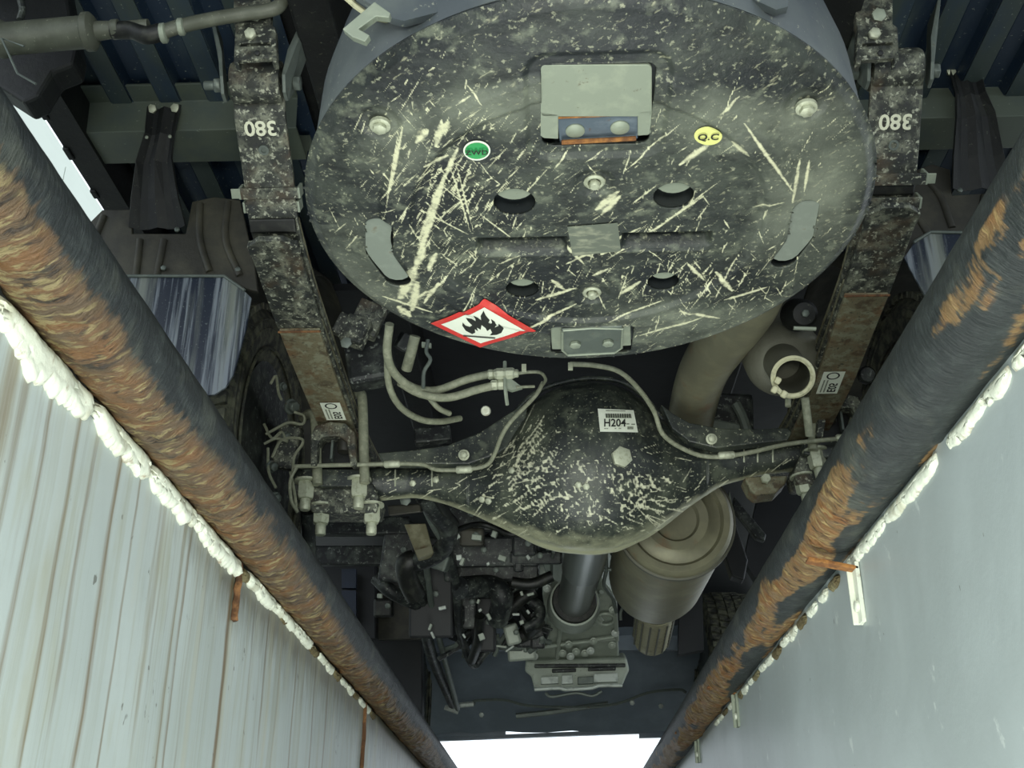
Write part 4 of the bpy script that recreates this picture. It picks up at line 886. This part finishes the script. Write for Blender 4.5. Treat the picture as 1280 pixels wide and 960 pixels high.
# ---------- wheels
def wheel(name, X, Y, h, R, w, inner, label, cone=None):
    """inner: +1 when the inner side faces +X"""
    c = H(X, Y, h); s = inner; ax = (1, 0, 0)
    prof = [(R*.64, -w*.42), (R*.80, -w*.5), (R*.92, -w*.49), (R*.975, -w*.43), (R*.995, -w*.36), (R, -w*.1), (R, w*.1), (R*.995, w*.36), (R*.975, w*.43), (R*.92, w*.49), (R*.80, w*.5), (R*.64, w*.42), (R*.60, w*.3), (R*.60, -w*.3)]
    T = one(lathe_vf(prof, c, ax, 96, True), 'rubber', name, truck, smooth=True, label=label)
    nb = 64; mb = MB()
    for k in range(nb):
        a = 2*pi*k/nb
        for lane, (t0, t1) in enumerate(((-.47, -.30), (-.27, -.10), (-.07, .09), (.12, .28), (.31, .47))):
            aa = a+(pi/nb if lane % 2 else 0); rr = R*(1.0 if 0 < lane < 4 else .985)
            d = Vector((0, cos(aa), sin(aa))); tg = Vector((0, -sin(aa), cos(aa)))
            skew = .010*(1 if lane < 2 else -1)
            vf = box_vf(c+d*(rr+.001)+Vector((w*(t0+t1)/2, 0, 0)), Vector((w*(t1-t0), 0, 0))+tg*skew, tg*(2*pi*R/nb*.66), d*.014); mb.add(*vf, 'rubber')
    o = mb.build('tread', T); o['kind'] = 'stuff'
    for rr in (.90, .84, .72):   # sidewall ribs
        one(lathe_vf([(R*rr, w*.49*s), (R*rr+.004, (w*.49+.004)*s), (R*rr+.008, w*.49*s), (R*rr+.004, w*.47*s)], c, ax, 72, True), 'rubber', 'sidewall_rib', T, smooth=True)
    one(lathe_vf([(R*.625, w*.42*s), (R*.65, w*.44*s), (R*.63, w*.40*s), (R*.56, w*.30*s), (R*.54, -w*.1*s), (R*.50, -w*.25*s), (R*.20, -w*.3*s), (.001, -w*.3*s)], c, ax, 64), 'clut', 'wheel_rim', T, smooth=True)
    return T, c
WL, cL = wheel('wheel', -.745, 2.38, .93, .37, .22, 1, 'left rear wheel with dusty tyre')
for r_, x0 in (((.17), .03),):
    one(lathe_vf([(.001, .04), (.05, .045), (.06, .03), (.14, .035), (r_, .02), (r_+.005, 0), (r_, -.03)], cL, (1, 0, 0), 48), 'black', 'brake_backing_plate', WL, smooth=True)
for x, y, r in ((362, 508, .018), (356, 545, .012), (338, 583, .014), (343, 622, .013), (352, 483, .010)):
    bolt('brake_fitting', WL, at(x, y, Y=2.34), (.8, -.5, -.3), r*.75, r*1.2, 'slot', washer=r)
for pts in ([(338, 480), (345, 470), (348, 490), (352, 500)], [(332, 543), (350, 533), (362, 528), (378, 530), (380, 520), (368, 515)], [(330, 555), (345, 548), (360, 552)], [(340, 572), (352, 550), (375, 548), (378, 555), (368, 570), (366, 590)], [(330, 530), (340, 548), (352, 540), (358, 552)],
            [(363, 590), (368, 615), (371, 640)], [(335, 560), (336, 590), (345, 610)]):
    one(tube_vf([at(x, y, Y=2.33) for x, y in pts], .0035, 6, 4), 'hose', 'brake_line', WL, smooth=True)
one(box(at(360, 560, Y=2.36), (.05, .04, .10), (10, 10, 0)), 'leaf', 'brake_caliper', WL, bevel=.006)
one(tube_vf([at(384, 640, Y=2.5), at(386, 670, Y=2.55), at(388, 710, Y=2.6)], .016, 10), 'clut', 'damper_tube', truck, smooth=True)
WR, cR = wheel('wheel', .905, 2.38, .93, .37, .22, -1, 'right rear wheel')
one(lathe_vf([(.001, -.04), (.05, -.045), (.06, -.03), (.14, -.035), (.17, -.02), (.175, 0), (.17, .03)], cR, (1, 0, 0), 48), 'black', 'brake_backing_plate', WR, smooth=True)
for pts in ([(1085, 500), (1095, 505), (1100, 515), (1090, 520)], [(1078, 520), (1088, 515), (1092, 530), (1085, 545)], [(1080, 470), (1090, 465), (1094, 478)]):
    one(tube_vf([at(x, y, Y=2.33) for x, y in pts], .004, 6, 4), 'slot', 'brake_line', WR, smooth=True)
one(lathe_vf([(.001, 0), (.016, 0), (.02, .006), (.02, .02)], at(1085, 468, Y=2.3), (0, 1, .3), 16), 'clut', 'brake_fitting', WR, smooth=True)
wheel('wheel', .75, 4.95, .92, .36, .20, -1, 'right front wheel, tread showing behind the silencer')
wheel('wheel', -.66, 4.95, .92, .36, .20, 1, 'left front wheel')

# ---------- exhaust
yax = Vector((0, 1, .04))
mc = at(845, 648, Y=2.80)
MF = one(lathe_vf([(.001, .012), (.055, .008), (.062, -.002), (.085, -.004), (.095, .006), (.118, .008), (.126, -.004), (.142, -.006), (.150, .004), (.153, .012), (.153, .03), (.146, .034), (.150, .05), (.150, .62), (.146, .66), (.12, .70), (.05, .72), (.001, .72)], mc, yax, 72), 'exh', 'silencer', truck, smooth=True, label='large dull steel exhaust silencer')
for v in MF.data.vertices:                    # oval section
    c = mc+yax*((v.co-mc).dot(yax)/yax.length_squared); o_ = v.co-c; v.co = c+Vector((o_.x*.98, o_.y, o_.z*1.0))
one(lathe_vf([(.152, .02), (.158, .022), (.158, .036), (.152, .038)], mc, yax, 72, True), 'exhdark', 'silencer_seam', MF, smooth=True)
p0 = at(822, 752, Y=3.55); p1 = at(814, 798, Y=3.95)
one(lathe_vf([(.05, -.05), (.062, -.03), (.062, .05), (.055, .07)], p0+Vector((0, 0, 0)), p1-p0, 32), 'exh', 'silencer_neck', MF, smooth=True)
FX = MB(); L = (p1-p0).length; pr = []
for k in range(20): t = .05+(L-.07)*k/19; pr.append((.060 if k % 2 else .064, t))
FX.add(*lathe_vf([(.045, .05)]+pr+[(.062, L), (.04, L+.004)], p0, p1-p0, 36), 'braid')
FX.build('flexible_coupling', MF, smooth=True, label='braided flexible exhaust coupling')
for k in range(14):
    a = 2*pi*k/14; ax_ = (p1-p0).normalized(); nx_ = ax_.orthogonal().normalized(); ny_ = ax_.cross(nx_); o_ = (nx_*cos(a)+ny_*sin(a))*.064
    one(tube_vf([p0+o_+ax_*.08, p0+o_+ax_*(L-.01)], .0035, 6, 0), 'exhdark', 'coupling_wire', MF)
one(prism_vf([at(x, y, Y=2.82) for x, y in ((912, 612), (917, 640), (914, 668), (909, 668), (909, 640))], (0, .03, 0)), 'slot', 'heat_shield_edge', MF)
tp('exhaust_pipe', truck, [(858, 560, 2.62), (864, 520, 2.5), (872, 485, 2.38), (884, 455, 2.25), (905, 425, 2.1), (935, 385, 1.95), (950, 350, 1.85)], .056, 'exh', 'bent exhaust pipe rising over the axle', n=28)
rs_ = one(lathe_vf([(.05, -.25), (.080, -.2), (.082, -.15), (.082, .20), (.074, .235), (.05, .25)], at(965, 425, Y=2.28), at(985, 458, Y=2.0)-at(955, 410, Y=2.32), 40), 'exhdark', 'tail_silencer', truck, smooth=True, label='small grey rear silencer beside the tank')
ta, tb = at(975, 448, Y=2.12), at(991, 471, Y=1.97); L = (tb-ta).length; dxn = (tb-ta).normalized()
for v_ in [0]:
    TPp = one(lathe_vf([(.062, -.10), (.064, -.02), (.048, .0), (.046, .02), (.040, .035), (.039, L), (.034, L), (.034, -.02), (.03, -.05)], ta, dxn, 44), 'exhdark', 'tailpipe', truck, smooth=True, label='exhaust tailpipe with pale crusted rim')
one(lathe_vf([(.033, -.003), (.0365, -.006), (.0415, -.003), (.0425, .003), (.0385, .006), (.033, .003)], tb, dxn, 44, True), 'rim', 'pipe_rim', TPp, smooth=True)
one(lathe_vf([(.0475, -.003), (.051, 0), (.0475, .004)], ta+dxn*.01, dxn, 40), 'rim', 'pipe_rim', TPp, smooth=True)
for q in ((968, 487), (972, 476), (980, 493)): one(box(at(*q, Y=1.97), (.012, .010, .014), (20, 30, 10)), 'rim', 'dirt_crust', TPp, bevel=.003)
one(tube_vf([at(1006, 497, Y=2.1), at(1009, 520, Y=2.12), at(1012, 545, Y=2.14)], .0085, 10), 'hose', 'hanger_rod', TPp, smooth=True)
one(tube_vf([at(985, 495, Y=2.05), at(985, 508, Y=2.05)], .006, 8, 0), 'hose', 'hanger_rod', TPp, smooth=True)
one(box(at(915, 528, Y=2.6), (.10, .06, .14), (0, 4, 0)), 'clut', 'engine_bracket', truck, bevel=.01)
one(box(at(905, 540, Y=2.55), (.08, .03, .05), (0, 12, 0)), 'slot', 'engine_bracket', truck, bevel=.006)
one(tube_vf([at(920, 505, Y=2.5), at(928, 520, Y=2.5), at(935, 540, Y=2.5)], .012, 8), 'slot', 'engine_bracket', truck)
rc = one(lathe_vf([(.001, 0), (.022, .004), (.03, .02), (.034, .07)], at(1006, 392, Y=1.95), (0, 1, .5), 24), 'black', 'fuel_cap_unit', truck, smooth=True, label='dark round fitting beside the tank'); bolt('bolt', rc, at(1006, 392, Y=1.945), (0, -1, -.4), .008, .008, 'slot')
one(tube_vf([at(992, 410, Y=1.93), at(1020, 411, Y=1.93)], .004, 6, 0), 'pale', 'bracket_edge', truck)
cb = one(prism_vf([at(x, y, Y=2.42+.0) for x, y in ((930, 596), (985, 594), (982, 604), (970, 616), (946, 619), (938, 612))], (0, .06, 0)), 'leafrust', 'spring_bracket', truck, bevel=.004, label='rusty bracket hanging under the axle')
one(lathe_vf([(.001, 0), (.010, 0), (.012, .003), (.012, .01)], at(958, 597, Y=2.40), (0, 1, 0), 6), 'zinc', 'bolt', cb)
# speckled things left of the tank
one(box(at(462, 445, Y=2.15), (.10, .06, .14), (0, -10, 0)), 'clut', 'side_box', truck, bevel=.01, label='dark box behind the left spring')
bolt('bolt', truck, at(433, 429, Y=2.0), (0, -1, -.2), .012, .006, 'slot')
for i, (x, y, s) in enumerate(((445, 415, .05), (460, 400, .06), (430, 408, .04), (505, 428, .03), (470, 385, .05))):
    one(box(at(x, y, Y=2.05+.03*i), (s, .04, s*1.2), (10*i, 20, 12*i)), 'leaf' if i < 3 else 'clut', 'bracket_piece', truck, bevel=.004)
one(prism_vf([at(x, y, Y=2.0) for x, y in ((527, 427), (539, 429), (539, 434), (527, 433))], (0, .006, 0)), 'pale', 'tank_tab', truck)

# ---------- gearbox, driveshaft
da, db = at(745, 640, Y=2.55), at(718, 752, Y=3.62)
DS = one(lathe_vf([(.058, 0), (.058, .55), (.060, .56), (.060, .57), (.055, .575), (.055, (db-da).length)], da, db-da, 40), 'shaft', 'driveshaft', truck, smooth=True, label='smooth steel driveshaft into the gearbox')
sdir = (db-da).normalized()
GB = MB()
gp = [(688, 722), (700, 728), (742, 745), (752, 722), (766, 740), (770, 762), (772, 800), (774, 822), (662, 826), (664, 812), (680, 800), (682, 770), (678, 745)]
def gbox(poly, Y0, Y1, m):
    # gearbox casting underside: polygon in the picture, at the sloping underside
    a = [at(x, y, Y=Y0+(Y1-Y0)*((y-720)/110)) for x, y in poly]; return prism_vf(a, (0, .02, .14))
GB.add(*gbox(gp, 3.68, 4.2, 'alu'), 'alu'); G = GB.build('gearbox', truck, bevel=.006, label='grey cast aluminium gearbox')
one(lathe_vf([(.058, -.02), (.070, -.02), (.074, -.01), (.074, .02), (.058, .025)], db, sdir, 40), 'hosedark', 'output_seal', G, smooth=True)
one(lathe_vf([(.074, -.008), (.080, -.006), (.084, .02), (.088, .06), (.088, .10), (.07, .10)], db, sdir, 40), 'alu', 'output_housing', G, smooth=True)
gY = lambda y: 3.66+.5*((y-720)/110)
for pts in ([(704, 755), (690, 772), (688, 775)], [(738, 752), (748, 770), (752, 776)], [(720, 760), (720, 782)], [(690, 775), (705, 782), (720, 784), (738, 780), (742, 774)], [(700, 786), (697, 822)], [(686, 770), (684, 800)], [(768, 750), (771, 800)], [(742, 800), (768, 796)], [(690, 740), (700, 758)], [(752, 740), (742, 756)], [(664, 812), (700, 806), (735, 802), (770, 798)]):
    one(tube_vf([at(x, y, Y=gY(y)-.004) for x, y in pts], .0085, 8, 3), 'alu', 'casting_rib', G, smooth=True)
ring_ = [(757+11*cos(a), 774+7*sin(a)) for a in [2*pi*i/14 for i in range(15)]]
one(tube_vf([at(x, y, Y=gY(y)-.006) for x, y in ring_], .006, 8, 2), 'alu', 'casting_boss', G, smooth=True)
for x, y in ((711, 805), (742, 801), (769, 791), (681, 792), (703, 816), (720, 814), (731, 816), (738, 813), (765, 806), (713, 820), (684, 735), (679, 785), (668, 820), (766, 762)):
    bolt('bolt', G, at(x, y, Y=gY(y)-.012), (0, -1, -.7), .010, .012, 'alu' if (x+y) % 3 else 'clutp', washer=.014)
pan = one(prism_vf([at(x, y, Y=4.12) for x, y in ((657, 826), (783, 822), (787, 838), (783, 846), (778, 858), (668, 863), (664, 846), (656, 840))], (0, .10, .04)), 'alu', 'oil_pan', G, bevel=.008, label='finned oil pan on the gearbox')
for x0, x1, y0, y1, m in ((676, 698, 846, 855, 'clutp'), (702, 716, 844, 855, 'clutp'), (722, 742, 846, 855, 'slot'), (742, 772, 842, 853, 'clutp'), (668, 782, 830, 834, 'clut'), (690, 720, 836, 840, 'clut'), (735, 770, 834, 838, 'clut')):
    one(prism_vf([at(x, y, Y=4.10) for x, y in ((x0, y0), (x1, y0-1), (x1, y1-1), (x0, y1))], (0, .03, 0)), m, 'pan_rib', G, bevel=.003)
one(tube_vf([at(x, y, Y=4.09) for x, y in ((668, 862), (700, 860), (705, 862), (740, 860), (748, 857), (778, 857))], .007, 8, 2), 'clutp', 'pan_flange', G, smooth=True)
one(tube_vf([at(x, y, Y=4.3) for x, y in ((682, 866), (690, 871), (720, 866), (740, 870), (752, 864))], .006, 6, 3), 'slot', 'pan_flange', G, smooth=True)
tp('thin_wire', truck, [(692, 690, 3.2), (690, 700, 3.3), (689, 725, 3.5)], .005, 'slot')
tp('thin_wire', truck, [(757, 690, 3.2), (758, 712, 3.3), (755, 732, 3.5), (766, 748, 3.6), (770, 765, 3.7)], .006, 'slot')
tp('thin_wire', truck, [(754, 712, 3.3), (770, 712, 3.3)], .006, 'slot', smooth=0)
tp('thin_wire', truck, [(773, 748, 3.6), (781, 752, 3.6), (776, 765, 3.6), (776, 775, 3.6)], .005, 'slot')

# ---------- dark floor panels and everything in the gloom before them
one(box(H(.05, 4.2, 1.47), (2.6, 3.4, .02)), 'dark', 'cab_floor', truck, label='dark cab floor panel')
one(box(H(.05, 5.75, 1.50), (2.0, .04, 1.1)), 'dark', 'front_bulkhead', truck, label='dark panel at the front')
one(prism_vf([at(x, y, Y=5.0) for x, y in ((508, 800), (560, 795), (880, 790), (880, 812), (508, 815))], (0, .03, .0)), 'navy', 'splash_panel', truck, label='navy splash panel, upper edge')
# sloping undertray down to the bumper lip
v = []; nn = 24
for j in range(10):
    t = j/9
    for i in range(nn):
        s = i/(nn-1); x = -.62+1.36*s; v.append(H(x, 4.95+.62*t, 1.15-.36*t+.012*nz(x*6, t*5)))
one((v, [(j*nn+i, j*nn+i+1, (j+1)*nn+i+1, (j+1)*nn+i) for j in range(9) for i in range(nn-1)]), 'navy', 'undertray', truck, smooth=True, label='navy blue undertray below the engine')
one(prism_vf([at(x, y, Y=5.6) for x, y in ((395, 905), (630, 903), (800, 899), (905, 896), (905, 903), (800, 905), (630, 910), (395, 913))], (0, .03, 0)), 'navy', 'bumper_lip', truck, label='upper lip of the front bumper')
one(prism_vf([at(x, y, Y=5.62) for x, y in ((395, 917), (630, 918), (800, 911), (905, 905), (905, 912), (840, 915), (545, 926), (395, 928))], (0, .03, 0)), 'navy', 'bumper_lip', truck, label='lower lip of the front bumper')
for x0, x1 in ((395, 632), (799, 905)):
    one(prism_vf([at(x, y, Y=5.61) for x, y in ((x0, 902), (x1, 900), (x1, 920), (x0, 922))], (0, .03, 0)), 'navy', 'bumper_lip', truck)
# wires and battens across the tray
tp('thin_wire', truck, [(570, 881, 5.3), (592, 880, 5.3), (594, 876, 5.3), (630, 875, 5.3), (660, 882, 5.3), (720, 884, 5.3), (770, 880, 5.3), (810, 866, 5.3), (848, 862, 5.3), (858, 866, 5.3)], .007, 'slot', n=6)
tp('wire_loom', truck, [(645, 895, 5.35), (690, 890, 5.35), (730, 884, 5.35), (760, 880, 5.35)], .013, 'slot', n=6)
tp('wire_loom', truck, [(572, 882, 5.3), (592, 880, 5.3)], .012, 'clutp', n=6, smooth=0)
tp('wire_loom', truck, [(556, 884, 5.2), (573, 890, 5.2)], .012, 'clutp', n=6, smooth=0)
for x, y in ((602, 893), (826, 882), (790, 878)): bolt('bolt', truck, at(x, y, Y=5.3), (0, -1, -.5), .012, .01, 'clutp')
# left gloom: crossmember beams, brackets, hoses
for (x0, x1, y0, y1, Y, m) in ((385, 512, 646, 668, 3.15, 'clut'), (392, 505, 682, 706, 3.35, 'clut'), (395, 470, 706, 800, 3.9, 'dark'), (470, 540, 706, 800, 4.0, 'brown'), (430, 528, 796, 912, 4.3, 'dark')):
    one(prism_vf([at(x, y, Y=Y) for x, y in ((x0, y0), (x1, y0-1), (x1, y1-1), (x0, y1))], (0, .06, .01)), m, 'floor_crossmember', truck, bevel=.006)
for x0, y0, y1 in ((427, 711, 735), (427, 738, 775)): one(prism_vf([at(x, y, Y=3.85) for x, y in ((x0, y0), (x0+18, y0), (x0+18, y1), (x0, y1))], (0, .02, 0)), 'purple', 'blue_panel', truck, label='small blue panel between dark beams')
one(prism_vf([at(x, y, Y=2.62) for x, y in ((484, 632), (525, 630), (526, 640), (486, 645))], (0, .06, .02)), 'brown', 'cable_bracket', truck, bevel=.003)
cbk = one(prism_vf([at(x, y, Y=2.9) for x, y in ((505, 655), (532, 654), (542, 690), (538, 694), (522, 698))], (0, .03, 0)), 'leafside', 'cable_bracket', truck, bevel=.003, label='yellowish steel cable bracket')
bolt('bolt', cbk, at(507, 625, Y=2.5), (0, -1, -.3), .014, .01, 'slot')
one(prism_vf([at(x, y, Y=2.89) for x, y in ((519, 688), (538, 683), (541, 691), (524, 698))], (0, .01, 0)), 'exh', 'bracket_foot', cbk)
HS = [([(530, 618, 2.6), (545, 640, 2.7), (560, 660, 2.8), (556, 682, 2.9), (540, 696, 2.95), (520, 702, 3.0)], .026, 'clut'), ([(545, 620, 2.6), (556, 640, 2.7), (568, 655, 2.8)], .014, 'hosedark'), ([(524, 620, 2.6), (540, 655, 2.75), (550, 672, 2.85)], .008, 'slot'),
      ([(518, 700, 3.0), (508, 705, 3.0), (510, 725, 3.05), (520, 745, 3.1)], .03, 'hosedark'), ([(525, 720, 3.3), (530, 770, 3.6), (540, 820, 4.0), (566, 880, 4.6)], .02, 'clut'), ([(532, 700, 3.2), (540, 760, 3.5), (552, 810, 3.9), (572, 886, 4.6)], .010, 'slot'),
      ([(560, 690, 3.1), (570, 730, 3.3), (575, 790, 3.6), (590, 830, 4)], .013, 'clut'), ([(575, 735, 3.3), (612, 733, 3.4), (628, 745, 3.4), (622, 775, 3.5)], .035, 'clut'), ([(576, 760, 3.5), (578, 800, 3.7), (592, 832, 3.9), (612, 812, 3.9), (650, 800, 4)], .012, 'clut'),
      ([(600, 770, 3.5), (598, 800, 3.6), (590, 825, 3.8)], .016, 'hosedark'), ([(640, 728, 3.4), (665, 730, 3.4), (690, 720, 3.4)], .018, 'hosedark'), ([(555, 668, 2.9), (600, 655, 3.0), (640, 668, 3.0), (660, 655, 3.0)], .008, 'hosedark'),
      ([(630, 770, 3.6), (650, 750, 3.6), (668, 738, 3.6)], .022, 'hosedark'), ([(640, 800, 3.8), (660, 790, 3.8), (672, 778, 3.7)], .026, 'hosedark'), ([(470, 722, 3.4), (490, 740, 3.4), (525, 757, 3.5)], .022, 'clut'), ([(655, 785, 3.7), (672, 775, 3.7), (674, 760, 3.7), (664, 752, 3.7)], .02, 'clut')]
for pts, r, m in HS: tp('cable_hose', truck, pts, r, m, smooth=5)
for x, y, Y, w, hgt, m, rz in ((600, 690, 3.3, .36, .09, 'clut', 0), (585, 645, 3.1, .16, .09, 'clut', 0), (655, 682, 3.2, .07, .06, 'clut', 0), (590, 672, 3.05, .07, .05, 'brown', 0), (670, 697, 3.3, .16, .04, 'clut', 0), (545, 700, 3.1, .08, .05, 'slot', 20), (500, 690, 3.2, .10, .18, 'clut', 8), (540, 745, 3.5, .14, .26, 'dark', 0),
                               (615, 715, 3.45, .30, .06, 'clut', 0), (585, 755, 3.6, .06, .16, 'clut', 0), (605, 780, 3.7, .08, .18, 'dark', 0), (648, 690, 3.3, .03, .12, 'clut', 0), (652, 815, 4.0, .10, .06, 'alu', -4), (655, 800, 3.9, .06, .05, 'clut', 0), (640, 793, 3.8, .05, .07, 'alu', -15), (672, 800, 3.9, .05, .06, 'clut', 0), (480, 760, 3.6, .06, .06, 'hosedark', 0)):
    o = one(box(at(x, y, Y=Y), (w, .06, hgt), (14, rz, 0)), m, 'engine_part', truck, bevel=.008)
    bolt('bolt', o, at(x+5, y-3, Y=Y-.05), (0, -1, -.4), .010, .008, 'slot')
for x, y, Y, w, hgt in ((570, 671, 2.95, .025, .022), (596, 672, 2.95, .035, .02), (618, 668, 2.95, .018, .024), (628, 698, 3.2, .03, .022), (610, 705, 3.2, .012, .012), (574, 697, 3.0, .02, .02), (578, 702, 3.0, .012, .03), (563, 684, 3.0, .03, .01), (602, 796, 3.6, .024, .03), (611, 771, 3.5, .014, .03), (663, 743, 3.5, .03, .012), (652, 742, 3.5, .012, .02), (652, 778, 3.6, .018, .018), (600, 763, 3.5, .014, .012), (553, 760, 3.3, .028, .014),
                        (538, 784, 3.5, .010, .03), (541, 794, 3.5, .010, .03), (660, 697, 3.2, .012, .02), (580, 795, 3.5, .008, .02), (626, 808, 3.8, .05, .01), (640, 809, 3.9, .07, .010), (645, 768, 3.6, .03, .01), (598, 752, 3.45, .010, .02), (660, 765, 3.6, .01, .02), (475, 745, 3.4, .02, .02)):
    one(box(at(x, y, Y=Y-.06), (w*.78, .02, hgt*.7), (10, (x*7) % 70-35, 0)), 'clutp' if (x+y) % 2 else 'alu', 'metal_clip', truck, bevel=.002)
rg2 = random.Random(8)
for i in range(90):
    x, y = rg2.uniform(560, 680), rg2.uniform(640, 800); Y = 3.3+(y-640)/160*.6
    if rg2.random() < .5: one(box(at(x, y, Y=Y), (rg2.uniform(.02, .07), .05, rg2.uniform(.02, .06)), (rg2.uniform(-20, 20), rg2.uniform(-40, 40), 0)), rg2.choice(['clut', 'dark', 'clut', 'slot', 'alu']), 'engine_part', truck, bevel=.003)
    else: tp('cable_hose', truck, [(x, y, Y), (x+rg2.uniform(-15, 15), y+rg2.uniform(4, 14), Y+.02), (x+rg2.uniform(-25, 25), y+rg2.uniform(14, 30), Y+.05)], rg2.uniform(.005, .014), rg2.choice(['clut', 'hosedark', 'slot']), n=7)
# right gloom
one(prism_vf([at(x, y, Y=3.2) for x, y in ((915, 640), (935, 700), (930, 725), (915, 720), (905, 690))], (0, .05, 0)), 'dark', 'heat_shield', truck, bevel=.004)
one(prism_vf([at(x, y, Y=3.3) for x, y in ((918, 620), (958, 668), (956, 676), (945, 672), (915, 634))], (0, .03, 0)), 'clut', 'heat_shield', truck, bevel=.004)
one(prism_vf([at(x, y, Y=3.6) for x, y in ((950, 610), (1050, 600), (1000, 700), (955, 740), (930, 700))], (0, .05, 0)), 'dark', 'side_panel', truck)
one(prism_vf([at(x, y, Y=4.3) for x, y in ((850, 745), (878, 742), (880, 812), (848, 818))], (0, .05, 0)), 'dark', 'side_panel', truck)
